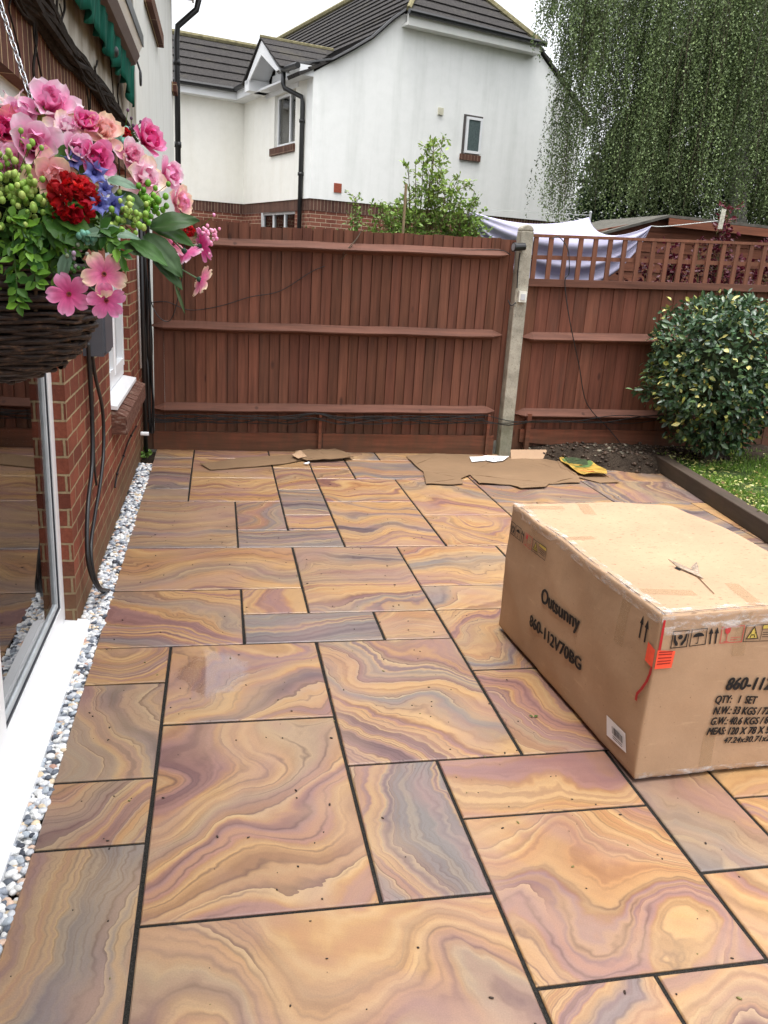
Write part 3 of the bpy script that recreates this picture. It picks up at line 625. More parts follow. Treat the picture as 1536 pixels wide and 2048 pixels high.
b = MB(); q = V(onX(281, 156, WX+.07)); b.tube([q+V((0, .028*math.cos(t), .045*math.sin(t))) for t in np.linspace(0, 2*PI, 14)], .008, 6); b.tube([q+V((0, 0, .04)), q+V((-.02, -.03, .10))], .007, 6); b.build('winding_eye', MT['black'], A)

# ================================================================ FENCE
FY = 4.86
def fence_z(x): return .0
F = empty('board_fence', (1.4, FY, 0), 'tall brown closeboard fence panel between the house and the concrete post', 'fence')
def boards(parent, x0, x1, zb, ztf, pitch, Y, name='boards', flat=False, tint=(1, 1, 1), seed=3):
    b = MB(); r_ = random.Random(seed); x = x0
    while x < x1-.01:
        wd = pitch*r_.uniform(.96, 1.04); xe = min(x+wd, x1); t = r_.uniform(.80, 1.22); b.col = tuple(t*c*r_.uniform(.96, 1.04) for c in tint)
        z1 = ztf(x)+r_.uniform(-.006, .006); th0 = .006; th1 = .012 if flat else .020; ln = r_.uniform(-.002, .002)
        b.hexa([(x, Y+.02, zb), (xe-.0015, Y+.02, zb), (xe-.0015, Y+.02-.002+.022, zb), (x, Y+.042, zb)]*1+[(x+ln, Y+.02, z1), (xe-.0015+ln, Y+.02, z1), (xe-.0015+ln, Y+.042, z1), (x+ln, Y+.042, z1)]) if False else None
        # feather edge: front face slants so that one edge stands proud of the next board
        st_ = .006 if flat else .010; gp2 = .0008 if flat else .0022; b.hexa([(x, Y+.02, zb), (xe-gp2, Y+.02+st_, zb), (xe-gp2, Y+.045, zb), (x, Y+.045, zb), (x+ln, Y+.02, z1), (xe-gp2+ln, Y+.02+st_, z1), (xe-gp2+ln, Y+.045, z1), (x+ln, Y+.045, z1)])
        x = xe
    b.col = (.5,)*3; b.hexa([(x0, Y+.046, zb), (x1, Y+.046, zb), (x1, Y+.052, zb), (x0, Y+.052, zb), (x0, Y+.046, ztf(x0)-.02), (x1, Y+.046, ztf(x1)-.02), (x1, Y+.052, ztf(x1)-.02), (x0, Y+.052, ztf(x0)-.02)])  # added backing sheet, coloured dark so the board gaps read as shade
    return b.build(name, MT['fence'], parent, colors=True)
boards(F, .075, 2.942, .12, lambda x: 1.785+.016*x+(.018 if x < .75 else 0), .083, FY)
b = MB()   # left boards beyond the gap
b.col = (.85,)*3; b.hexa([(-.075, FY+.0, 0), (-.022, FY+.0, 0), (-.022, FY+.06, 0), (-.075, FY+.06, 0), (-.075, FY+.0, 1.80), (-.022, FY+.0, 1.80), (-.022, FY+.06, 1.80), (-.075, FY+.06, 1.80)])
b.build('wooden_post', MT['fence'], F, colors=True)
b = MB(); b.col = (.92,)*3; b.hexa([(-.012, FY+.015, 0), (.072, FY+.015, 0), (.072, FY+.045, 0), (-.012, FY+.045, 0), (.004, FY+.015, 1.80), (.073, FY+.015, 1.80), (.073, FY+.045, 1.80), (.004, FY+.045, 1.80)])
b.hexa([(-.021, FY+.014, 0), (-.0125, FY+.014, 0), (-.0125, FY+.046, 0), (-.021, FY+.046, 0), (-.021, FY+.014, .82), (-.0165, FY+.014, .82), (-.0165, FY+.046, .82), (-.021, FY+.046, .82)])
b.build('end_board', MT['fence'], F, colors=True)
def arris(parent, x0, x1, z0, z1, Y=FY, tl=True, tr=True, s_=1.0, tint=1.0, hh=.042):
    b = MB(); b.col = (tint,)*3
    def sec(x, z, k): return [(x, Y+.02, z+hh*k), (x, Y-.050*k, z-.010*k), (x, Y-.046*k, z-.020*k), (x, Y+.02, z-hh*k)]
    xs = [x0, x0+.09, x1-.09, x1]; ks = [.12 if tl else 1, 1, 1, .12 if tr else 1]; vs = []
    N_ = 10; st = [(x0, ks[0])]+[(x0+.09+(x1-x0-.18)*i/N_, 1) for i in range(N_+1)]+[(x1, ks[3])]
    for x, k in st: t = (x-x0)/(x1-x0); vs += sec(x, z0+(z1-z0)*t+.003*math.sin(x*7), k)
    n = len(st); fs = [(i*4+k, i*4+(k+1) % 4, (i+1)*4+(k+1) % 4, (i+1)*4+k) for i in range(n-1) for k in range(4)]+[(3, 2, 1, 0), ((n-1)*4, (n-1)*4+1, (n-1)*4+2, (n-1)*4+3)]
    b.add(vs, fs); return b.build('rail', MT['rail'], parent, colors=True)
arris(F, -.02, 2.885, 1.638, 1.705); arris(F, -.02, 2.885, 1.000, 1.045); arris(F, -.02, 2.885, .345, .388)
for x0, x1, t in ((-.02, 1.37, .95), (1.375, 2.90, 1.05)):
    b = MB(); b.col = (t,)*3; b.hexa([(x0, FY-.012, .0), (x1, FY-.012, .0), (x1, FY+.015, .0), (x0, FY+.015, .0), (x0, FY-.012, .152+.004*x0), (x1, FY-.012, .150+.006*x1), (x1, FY+.015, .15+.006*x1), (x0, FY+.015, .152+.004*x0)])
    b.build('gravel_board', MT['gravelboard'], F, colors=True)
for x, zt_ in ((1.345, .34), (2.83, .36)):
    b = MB(); b.col = (1.1,)*3; b.obox((x, FY-.028, zt_/2), (.012, 0, 0), (0, .014, 0), (0, 0, zt_/2)); b.build('stake', MT['gravelboard'], F, colors=True)
# concrete post
pb = onY(1002, 905, FY); px0, px1 = 2.945, 3.055
b = MB(); b.hexa([(px0, FY-.06, -.05), (px1, FY-.06, -.05), (px1, FY+.05, -.05), (px0, FY+.05, -.05), (px0, FY-.06, 1.90), (px1, FY-.06, 1.90), (px1, FY+.05, 1.90), (px0, FY+.05, 1.90)])
cpost = []; n = 8
arc = [(px0+(px1-px0)/2-(px1-px0)/2*math.cos(PI*k/n), 1.90+.05*math.sin(PI*k/n)) for k in range(n+1)]
b.prism([(x, FY-.06, z+.0001) for x, z in arc], (0, .11, 0))
cp_ = b.build('concrete_post', MT['concrete'], origin=(3.0, FY, 0)); tag(cp_, 'grey concrete fence post with rounded top between the two fences', 'post')
md = cp_.modifiers.new('bev', 'BEVEL'); md.width = .008; md.segments = 2; md.angle_limit = .6
# flood light
FL = empty('flood_light', (3.01, FY-.1, 1.79), 'small round black light fixed near the top of the concrete post', 'light')
q = V(onY(1040, 495, FY-.09)); b = MB(); b.tube([q+V((-.055, -.01, 0)), q+V((.04, .0, .01))], [.034, .030], 14); b.tube([q+V((-.062, -.012, 0)), q+V((-.05, -.01, 0))], .038, 14); b.box((q.x-.01, q.y, q.z-.02), (q.x+.02, FY-.06, q.z+.02)); b.build('lamp_body', MT['black'], FL, smooth=False)
b = MB(); b.tube([q+V((-.0635, -.0122, 0)), q+V((-.062, -.012, 0))], .030, 14); b.build('lens', plain('lamp_lens', (.25, .25, .27), .1, .6), FL)
SB = empty('outdoor_switch', tuple(onY(1043, 593, FY-.06)), 'small white weatherproof switch box on the concrete post', 'switch')
q = V(onY(1043, 593, FY-.06)); b = MB(); b.box((q.x-.033, FY-.095, q.z-.045), (q.x+.033, FY-.061, q.z+.045)); b.build('switch_body', plain('switch_white', (.68, .67, .60), .4, .3), SB)
b = MB(); b.box((q.x-.020, FY-.100, q.z-.028), (q.x+.020, FY-.0955, q.z+.022)); b.build('rocker', plain('switch_grey', (.45, .46, .48), .3, .4), SB)
b = MB(); b.tube(smooth_path([onY(1040, 506, FY-.066), onY(1036, 540, FY-.066), onY(1034, 576, FY-.066)]), .005, 6); b.tube(smooth_path([onY(1032, 605, FY-.07), onY(1022, 611, FY-.07), onY(1016, 600, FY-.05)]), .005, 6)
tag(b.build('light_cable', MT['black'], origin=onY(1036, 540, FY-.06)), 'short black cable from the round light down to the white switch', 'cable')
# fence 2 with trellis
F2 = empty('trellis_fence', (4.3, FY, 0), 'brown fence with open trellis along its top right of the concrete post', 'fence')
x0, x1 = 3.06, 7.6; zt2 = lambda x: 1.475+.030*(x-3.06)
boards(F2, x0, x1, .02, zt2, .115, FY, flat=True, tint=(1.12, 1.08, 1.08), seed=9)
def bar(name, a, c, hy, hz, mat='rail', t=1, parent=F2):
    b = MB(); b.col = (t,)*3; (xa, za), (xb, zb) = a, c
    b.hexa([(xa, hy[0], za-hz), (xb, hy[0], zb-hz), (xb, hy[1], zb-hz), (xa, hy[1], za-hz), (xa, hy[0], za+hz), (xb, hy[0], zb+hz), (xb, hy[1], zb+hz), (xa, hy[1], za+hz)]); return b.build(name, MT[mat], parent, colors=True)
bar('capping_rail', (x0, zt2(x0)+.018), (x1, zt2(x1)+.018), (FY-.025, FY+.06), .030)
arris(F2, x0+.01, x1, 1.035, 1.05+.10, tr=False, tint=1.05, hh=.047); arris(F2, x0+.01, x1, .372, .39+.02, tr=False, hh=.047)
b = MB(); b.col = (1.05,)*3; b.hexa([(3.14, FY-.01, .12), (5.0, FY-.01, -.02), (5.0, FY+.018, -.02), (3.14, FY+.018, .12), (3.14, FY-.01, .235), (5.0, FY-.01, .25), (5.0, FY+.018, .25), (3.14, FY+.018, .235)]); b.build('gravel_board', MT['gravelboard'], F2, colors=True)
T2 = MB(); tz = lambda x: zt2(x)+.048
dk = .345
n = 0; xx = x0+.045; T2.col = (1, 1, 1)
while xx < x1:
    T2.col = (rnd.uniform(.88, 1.12),)*3; T2.hexa([(xx-.019, FY-.002, tz(xx)), (xx+.019, FY-.002, tz(xx)), (xx+.019, FY+.018, tz(xx)), (xx-.019, FY+.018, tz(xx))]+[(xx-.019, FY-.002, tz(xx)+dk-.01), (xx+.019, FY-.002, tz(xx)+dk-.01), (xx+.019, FY+.018, tz(xx)+dk-.01), (xx-.019, FY+.018, tz(xx)+dk-.01)])
    xx += .1335
for zo, hz in ((.175, .017), (dk+.002, .012)):
    T2.hexa([(x0, FY+.0185, tz(x0)+zo-hz), (x1, FY+.0185, tz(x1)+zo-hz), (x1, FY+.036, tz(x1)+zo-hz), (x0, FY+.036, tz(x0)+zo-hz), (x0, FY+.0185, tz(x0)+zo+hz), (x1, FY+.0185, tz(x1)+zo+hz), (x1, FY+.036, tz(x1)+zo+hz), (x0, FY+.036, tz(x0)+zo+hz)])
T2.hexa([(x0, FY-.006, tz(x0)+dk-.009), (x1, FY-.006, tz(x1)+dk-.009), (x1, FY+.018, tz(x1)+dk-.009), (x0, FY+.018, tz(x0)+dk-.009), (x0, FY-.006, tz(x0)+dk+.014), (x1, FY-.006, tz(x1)+dk+.014), (x1, FY+.018, tz(x1)+dk+.014), (x0, FY+.018, tz(x0)+dk+.014)])
T2.build('trellis', MT['trellis'], F2, colors=True)
for x in (3.20, 5.35):
    b = MB(); b.col = (.95,)*3; b.obox((x, FY-.03, .20), (.02 if x < 4 else .05, 0, 0), (0, .02, 0), (0, 0, .18)); b.build('stake', MT['gravelboard'], F2, colors=True)
# cables on fences
def cab(name, px, r, label, Yo=-.05, n=8):
    b = MB(); b.tube(smooth_path([onY(x, y, FY+Yo+(0 if len(q) == 0 else q[0])) for (x, y, *q) in px], n), r, 6); return tag(b.build(name, MT['black'], origin=onY(px[0][0], px[0][1], FY)), label, 'cable')
cab('fence_top_cable', [(400, 478, .05), (450, 482, .05), (520, 489, .05), (600, 494, .05), (690, 497, .05), (760, 497, .05), (850, 500, .05), (940, 500, .05), (1000, 500, .05), (1022, 510, .04)], .0035, 'thin black cable running along the top rail of the tall fence')
b = MB()
for k in range(7):
    pts = []
    for i in range(26):
        x = 292+i*(1500-292)/25; y = 838 + (-8 if 600 < x < 660 else 0)+6*math.sin(x*.012+k)+4*math.sin(x*.031+k*2)+(x-300)*.002
        if x > 1000 and k > 2: break
        if 985 < x < 1030: y += 4
        yy = FY-.055-.004*k if not 985 < x < 1035 else FY-.075-.004*k
        pts.append(onY(x, y, yy))
    b.tube(smooth_path(pts, 3), .004+.0015*(k % 2), 5)
tag(b.build('low_cables', MT['black'], origin=onY(640, 838, FY)), 'bundle of black cables strung along the bottom rail of the fences', 'cables')
cab('loose_fence_cable', [(300, 605), (335, 604), (380, 620), (440, 612), (500, 594), (560, 582), (620, 545), (650, 532)], .003, 'loose thin cable drooping across the tall fence boards', .012)
b = MB(); b.tube(smooth_path([onY(692, 502, FY-.03), onY(702, 490, FY-.03), onY(715, 475, FY-.01), (onY(722, 462, FY+.0))]), .004, 5); b.tube(smooth_path([onY(685, 508, FY-.03), onY(695, 500, FY-.03), onY(706, 490, FY-.03)]), .003, 5); b.tube(smooth_path([onY(722, 462, FY+.01), onY(700, 500, FY+.01), onY(680, 520, FY+.01)]), .003, 5)
tag(b.build('dry_twig', MT['bark'], origin=onY(700, 490, FY)), 'dry twig caught in the top rail of the tall fence', 'twig')
cab('trellis_cable', [(1104, 478), (1118, 474), (1136, 500), (1138, 545), (1130, 560), (1133, 600), (1143, 660), (1158, 730), (1168, 790), (1182, 820), (1215, 855), (1240, 885)], .0045, 'black cable hanging from the trellis down the right fence', -.052)

# ================================================================ BIG BOX
BX = empty('cardboard_box', (1.835, .104, 0), 'large brown cardboard carton with black printing standing on the patio', 'box')
byaw = .057; bL, bW, bH = 1.20, .79, .607; bo = V((1.835, .104, .0)); cy_, sy_ = math.cos(byaw), math.sin(byaw)
def bw(x, y, z):
    """box local (x width, y length, z height) -> world with dents and rounded edges"""
    k = 1.0
    fx, fy, fz = x/bW, y/bL, z/bH
    def soft(t, L, R=.010):
        return t
    nx_ = noise.noise(Vector((x*3.1, y*3.1, z*3.1+5)))*.010+noise.noise(Vector((x*9, y*9, z*9+5)))*.003; ny_ = noise.noise(Vector((x*2.7+9, y*2.7, z*2.7)))*.010+noise.noise(Vector((x*8+3, y*8, z*8)))*.003; nz_ = noise.noise(Vector((x*2.3, y*2.3+7, z*2.3)))*.010+noise.noise(Vector((x*8, y*8+7, z*8)))*.003
    bul = .012*math.sin(PI*min(1, max(0, fy)))*math.sin(PI*min(1, max(0, fz)))
    if fz > .999: nz_ -= .010*math.sin(PI*min(1, max(0, fx)))*math.sin(PI*min(1, max(0, fy)))
    if fx < .001: nx_ -= bul
    if fy > .82 and fz > .5 and fx > .3: k = 1
    # far right top corner is crushed a little
    cr = max(0, 1-math.dist((fx, fy), (1, 1))/.35); nz_ -= cr*.018*fz; ny_ -= cr*.02*fz
    lx, ly, lz = x+nx_, y+ny_, z+nz_*(1 if z > .01 else .2)
    lx += .012*(fz)*(1-fx)*0; ly -= .016*fy*fz
    if z < .02:
        ed = min(fx*bW, (1-fx)*bW, fy*bL, (1-fy)*bL); lz = (.002+.016*max(0, 1-ed/.16)) if z <= 0 else .018+z*.97
    else: lz += .018*(1-z/bH)
    return V((bo.x+lx*cy_-ly*sy_, bo.y+lx*sy_+ly*cy_, max(.0015, lz)))
def boxlocal(px, py, face):
    """pixel -> local point on 'L' (left side) or 'F' (front) or 'T' (top)"""
    d = ray(px, py); o_ = np.array([bo.x, bo.y, 0])
    ex_ = np.array([cy_, sy_, 0]); ey_ = np.array([-sy_, cy_, 0])
    if face == 'L': t = ((o_-CP)@ex_)/(d@ex_)
    elif face == 'F': t = ((o_-CP)@ey_)/(d@ey_)
    else: t = (bH-CP[2])/d[2]
    P = CP+d*t-o_; return (P@ex_, P@ey_, P[2])
import bmesh
bm = bmesh.new(); bmesh.ops.create_cube(bm, size=1)
bmesh.ops.subdivide_edges(bm, edges=bm.edges[:], cuts=1, use_grid_fill=True)
bm.free()
def shell(nx, ny, nz):
    b = MB(); e = .006
    def ax(L, n): return [0, e/L, 3*e/L]+[k/n for k in range(1, n)]+[1-3*e/L, 1-e/L, 1]
    X, Y, Z = [ [t*L for t in ax(L, n)] for L, n in ((bW, nx), (bL, ny), (bH, nz))]
    def rd(x, y, z):   # round edges
        c = [min(max(v, e*1.2), L-e*1.2) for v, L in zip((x, y, z), (bW, bL, bH))]; d = V((x, y, z))-V(c)
        if d.length > e*1.2: d = d.normalized()*e*1.2
        return V(c)+d
    idx = {}
    def vid(x, y, z):
        k = (round(x, 6), round(y, 6), round(z, 6))
        if k not in idx: idx[k] = len(b.v); q = rd(x, y, z); 
        else: return idx[k]
        # keep face classification from raw coords
        P = bw(q.x, q.y, q.z) if 0 < z < bH else bw(q.x, q.y, z if z == 0 else q.z if q.z < bH-.001 else bH)
        b.v.append(tuple(P)); return idx[k]
    def q(a, b_, c, d): b.f.append([a, b_, c, d]); b.c.append((1, 1, 1)); b.uv.append(None)
    for A_, B_, fn in ((X, Y, lambda s, t: [(s, t, 0), (s, t, bH)]), (X, Z, lambda s, t: [(s, 0, t), (s, bL, t)]), (Y, Z, lambda s, t: [(0, s, t), (bW, s, t)])):
        for i in range(len(A_)-1):
            for j in range(len(B_)-1):
                for k in (0, 1):
                    ids = [vid(*fn(A_[i+p], B_[j+r_])[k]) for p, r_ in ((0, 0), (1, 0), (1, 1), (0, 1))]
                    q(*(ids if k else ids[::-1]))
    return b
bb = shell(26, 40, 20).build('carton', MT['card'], BX, smooth=True)
bm = bmesh.new(); bm.from_mesh(bb.data); bmesh.ops.recalc_face_normals(bm, faces=bm.faces); bm.to_mesh(bb.data); bm.free()
def decal(polys, face, name, mat, off=.0025, parent=BX):
    """polys: list of 2D polygons in face metres. L: s runs along -y from far end, t up ; F: s = x, t = z ; T: s = x, t = y"""
    b = MB()
    for i_, P in enumerate(polys):
        vs = []; off_ = off[i_] if isinstance(off, list) else off
        for s_, t_ in P:
            if face == 'L': q = bw(0, bL-s_, t_)+V((-cy_, -sy_, 0))*off_
            elif face == 'F': q = bw(s_, 0, t_)+V((sy_, -cy_, 0))*off_
            else: q = bw(s_, t_, bH)+V((0, 0, off_))
            vs.append(q)
        b.poly(vs)
    return b.build(name, MT[mat] if isinstance(mat, str) else mat, parent)
def textpolys(txt, height, bold=.0, shear=0, wx=1.0):
    cu = bpy.data.curves.new('txt', 'FONT'); cu.body = txt; cu.size = 1; cu.offset = bold; cu.shear = shear; cu.resolution_u = 4
    o = bpy.data.objects.new('txt', cu); C.objects.link(o); bpy.context.view_layer.update(); dg = bpy.context.evaluated_depsgraph_get()
    me = bpy.data.meshes.new_from_object(o.evaluated_get(dg)); v = [(a.co.x, a.co.y) for a in me.vertices]; fs = [list(p.vertices) for p in me.polygons]
    bpy.data.objects.remove(o); bpy.data.curves.remove(cu); bpy.data.meshes.remove(me)
    if not v: return [], 1
    mx = max(a[0] for a in v); mn = min(a[0] for a in v); k = height/.70
    return [[((v[i][0]-mn)*k*wx, v[i][1]*k) for i in f] for f in fs], (mx-mn)*k*wx
def text(txt, face, pa, pb, height, name, bold=.03, shear=0, mat='ink'):
    """text whose baseline runs between face points pa and pb"""
    P, wd = textpolys(txt, height, bold, shear); L = math.dist(pa, pb); k = L/wd
    dx, dy = (pb[0]-pa[0])/L, (pb[1]-pa[1])/L
    qs = [[(pa[0]+x*k*dx-y*dy, pa[1]+x*k*dy+y*dx) for x, y in p] for p in P]; e_ = height*.06
    return decal(qs+[[(x+dx*e_, y+dy*e_) for x, y in p] for p in qs]+[[(x-dx*e_, y-dy*e_) for x, y in p] for p in qs]+[[(x-dy*e_*.6, y+dx*e_*.6) for x, y in p] for p in qs]+[[(x+dy*e_*.6, y-dx*e_*.6) for x, y in p] for p in qs], face, name, mat, [.0040]*len(qs)+[.0044]*len(qs)+[.0048]*len(qs)+[.0052]*len(qs)+[.0056]*len(qs))
def Lp(px, py): q = boxlocal(px, py, 'L'); return (bL-q[1], q[2])
def Fp(px, py): q = boxlocal(px, py, 'F'); return (q[0], q[2])
def Tp(px, py): q = boxlocal(px, py, 'T'); return (q[0], q[1])
text('Outsunny', 'L', Lp(1085, 1205), Lp(1161, 1266), .060, 'printed_brand', 0)
text('860-112V70BG', 'L', Lp(1062, 1252), Lp(1164, 1348), .050, 'printed_number', 0)
def arrow(x, y, w_, h): return [[(x+w_*.33, y), (x+w_*.67, y), (x+w_*.67, y+h*.7), (x+w_*.33, y+h*.7)], [(x, y+h*.62), (x+w_, y+h*.62), (x+w_*.5, y+h)]]
def frame_(x, y, w_, h, t): return [[(x, y), (x+w_, y), (x+w_, y+t), (x, y+t)], [(x, y+h-t), (x+w_, y+h-t), (x+w_, y+h), (x, y+h)], [(x, y+t), (x+t, y+t), (x+t, y+h-t), (x, y+h-t)], [(x+w_-t, y+t), (x+w_, y+t), (x+w_, y+h-t), (x+w_-t, y+h-t)]]
def ell(cx, cy, rx, ry, n=12, a0=0, a1=2*PI): return [(cx+rx*math.cos(a0+(a1-a0)*k/n), cy+ry*math.sin(a0+(a1-a0)*k/n)) for k in range(n+(1 if a1-a0 < 6 else 0))]
a = Lp(1277, 1278); a2 = Lp(1296, 1240); decal(arrow(a[0], a[1]+.012, .022, .078)+arrow(a[0]+.030, a[1]+.010, .022, .078), 'L', 'printed_arrows', 'ink')
def icons(x, y, h, face):
    t = h*.05; K = []; Rr = []; Yy = []
    K += frame_(x, y, h*.95, h, t)                              # hands holding a cube
    cx = x+h*.475
    K += [ell(cx, y+h*.63, h*.15, h*.15, 6)]
    for s_ in (-1, 1): K += [[(cx+s_*h*.38, y+h*.80), (cx+s_*h*.30, y+h*.80), (cx+s_*h*.22, y+h*.48), (cx+s_*h*.08, y+h*.30), (cx+s_*h*.08, y+h*.14), (cx+s_*h*.20, y+h*.14), (cx+s_*h*.36, y+h*.42)]]
    x += h*1.07; K += frame_(x, y, h*.95, h, t); cx = x+h*.475   # umbrella
    K += [ell(cx, y+h*.52, h*.33, h*.24, 10, 0, PI), [(cx-h*.02, y+h*.18), (cx+h*.02, y+h*.18), (cx+h*.02, y+h*.52), (cx-h*.02, y+h*.52)], [(cx-h*.12, y+h*.12), (cx+h*.02, y+h*.12), (cx+h*.02, y+h*.18), (cx-h*.12, y+h*.17)]]
    for dx, dy in ((.0, .84), (.12, .90), (.24, .86), (.30, .76), (.18, .79)): K += [ell(cx+h*dx, y+h*dy, h*.018, h*.025, 5)]
    x += h*1.06; K += arrow(x, y, h*.26, h)+arrow(x+h*.32, y, h*.26, h)
    x += h*.70; Rr += frame_(x, y, h*1.35, h, t*.8); cx = x+h*.38   # goblet
    Rr += [[(cx-h*.17, y+h*.92), (cx+h*.17, y+h*.92), (cx+h*.15, y+h*.66), (cx+h*.05, y+h*.56), (cx-h*.05, y+h*.56), (cx-h*.15, y+h*.66)], [(cx-h*.02, y+h*.12), (cx+h*.02, y+h*.12), (cx+h*.02, y+h*.56), (cx-h*.02, y+h*.56)], [(cx-h*.15, y+h*.08), (cx+h*.15, y+h*.08), (cx+h*.15, y+h*.12), (cx-h*.15, y+h*.12)]]
    Rr += [[(x+h*.62, y+h*.30), (x+h*1.22, y+h*.30), (x+h*1.22, y+h*.33), (x+h*.62, y+h*.33)], [(x+h*.62, y+h*.17), (x+h*1.02, y+h*.17), (x+h*1.02, y+h*.20), (x+h*.62, y+h*.20)]]
    x += h*1.42; K += frame_(x, y, h*2.4, h, t*.8)
    K += [[(x+h*1.06, y+t), (x+h*1.09, y+t), (x+h*1.09, y+h-t), (x+h*1.06, y+h-t)], [(x+h*1.09, y+h*.70), (x+h*2.36, y+h*.70), (x+h*2.36, y+h*.72), (x+h*1.09, y+h*.72)]]
    cx = x+h*.55; Yy += [[(cx-h*.34, y+h*.20), (cx+h*.34, y+h*.20), (cx, y+h*.84)]]
    for A_, B_ in (((-.40, .15), (.40, .15)), ((.40, .15), (0, .92)), ((0, .92), (-.40, .15))):
        a_ = V((cx+A_[0]*h, y+A_[1]*h, 0)); b_ = V((cx+B_[0]*h, y+B_[1]*h, 0)); d = (b_-a_).normalized(); nn = V((-d.y, d.x, 0))*h*.045; K += [[(a_.x, a_.y), (b_.x, b_.y), (b_.x+nn.x, b_.y+nn.y), (a_.x+nn.x, a_.y+nn.y)]]
    for dx in (-.14, .14): K += [ell(cx+dx*h, y+h*.50, h*.035, h*.035, 6), [(cx+dx*h-h*.035, y+h*.24), (cx+dx*h+h*.035, y+h*.24), (cx+dx*h*.7, y+h*.45)]]
    K += [[(cx-h*.09, y+h*.36), (cx+h*.09, y+h*.36), (cx+h*.09, y+h*.42), (cx-h*.09, y+h*.42)]]
    Yy += [[(x+h*1.10, y+h*.73), (x+h*2.35, y+h*.73), (x+h*2.35, y+h*.95), (x+h*1.10, y+h*.95)]]
    for yy in (.5, .38, .24): K += [[(x+h*1.16, y+h*yy), (x+h*2.25, y+h*yy), (x+h*2.25, y+h*(yy+.035)), (x+h*1.16, y+h*(yy+.035))]]
    decal(Yy, face, 'yellow_print', yellow, .0026); decal(K, face, 'printed_symbols', 'ink', .0038); decal(Rr, face, 'red_symbol', 'redink', .0038)
yellow = plain('yellow_ink', (.55, .42, .10), .6, .2)
a = Fp(1339, 1296); b_ = Fp(1340, 1259); hi = b_[1]-a[1]; icons(a[0], a[1], hi*.97, 'F')
a = Lp(1018, 1062); b_ = Lp(1019, 1032); icons(a[0]+.01, a[1], (b_[1]-a[1])*.85, 'L')
q = Fp(1437, 1256); 
def ftext(t, pa, pb, h, nm, sh=.12): text(t, 'F', Fp(*pa), Fp(*pb), h, nm, 0, sh)
ftext('860-112', (1448, 1386), (1540, 1380), .046, 'printed_number', .18)
ftext('QTY:   1  SET', (1427, 1413), (1512, 1410), .028, 'printed_quantity', .1)
ftext('N.W.: 33 KGS / 72', (1423, 1435), (1537, 1431), .028, 'printed_net_weight', .2)
ftext('G.W.: 40.6 KGS / 8', (1418, 1456), (1535, 1451), .028, 'printed_gross_weight', .2)
ftext('MEAS: 120 X 78 X 5', (1411, 1477), (1535, 1471), .028, 'printed_measure', .2)
ftext('47.24x30.71x2', (1447, 1493), (1535, 1486), .022, 'printed_inches', .3)
# labels
P = [Lp(1215, 1440), Lp(1253, 1476), Lp(1252, 1516), Lp(1213, 1479)]; decal([P], 'L', 'barcode_label', 'paper', .002)
pa, pb, pc, pd_ = [V((p[0], p[1], 0)) for p in P]; bars = []
r_ = random.Random(2); t = .32
while t < .88:
    w_ = r_.choice([.012, .02, .03]); A_ = pa.lerp(pb, t); B_ = pa.lerp(pb, t+w_); D_ = pd_.lerp(pc, t); E_ = pd_.lerp(pc, t+w_); f = lambda p, q, s_: ((p.lerp(q, s_)).x, (p.lerp(q, s_)).y)
    bars.append([f(A_, D_, .26), f(B_, E_, .26), f(B_, E_, .62), f(A_, D_, .62)]); t += w_+r_.choice([.012, .02])
for s_ in (.70, .80): bars.append([((pa.lerp(pb, .35)).lerp(pd_.lerp(pc, .35), s_+e_)).to_2d()[:] if False else tuple((pa.lerp(pb, u_).lerp(pd_.lerp(pc, u_), s_+e_))[:2]) for u_, e_ in ((.35, 0), (.85, 0), (.85, .03), (.35, .03))])
decal(bars, 'L', 'barcode', 'ink', .0065)
# orange label over the corner (two faces), red ribbon
hz0, hz1 = Fp(1310, 1337)[1], Fp(1318, 1296)[1]
decal([[(bL-.042, hz0+.007), (bL-.001, hz0-.003), (bL-.001, hz1-.008), (bL-.040, hz1+.004)]], 'L', 'orange_label', 'orange_label', .0045)
w_ = Fp(1347, 1315)[0]; decal([[(.001, hz0-.005), (w_*.95, hz0-.006), (w_, hz1-.012), (.001, hz1-.006)]], 'F', 'orange_label', 'orange_label', .0045)
lines = [[(w_*.1, z), (w_*.85, z), (w_*.85, z+.0035), (w_*.1, z+.0035)] for z in (hz0+.012, hz0+.022, hz0+.034, hz0+.047, hz0+.056)]; decal(lines, 'F', 'label_print', plain('dark_red_ink', (.25, .02, .02), .6, .2), .0055)
decal([[(.002, hz1-.006), (.012, hz1-.006), (.012, bH-.015), (.004, bH-.015)]], 'F', 'red_ribbon', 'redribbon', .005)
pts = [Lp(1306, 1336), Lp(1302, 1352), Lp(1296, 1368), Lp(1287, 1384), Lp(1279, 1394), Lp(1276, 1408)]; rb_ = [[(p[0]-.006, p[1]), (p[0]+.006, p[1]), (q[0]+.005, q[1]), (q[0]-.005, q[1])] for p, q in zip(pts[1:], pts[:-1])]
decal(rb_, 'L', 'ribbon_tail', 'redribbon', .006)
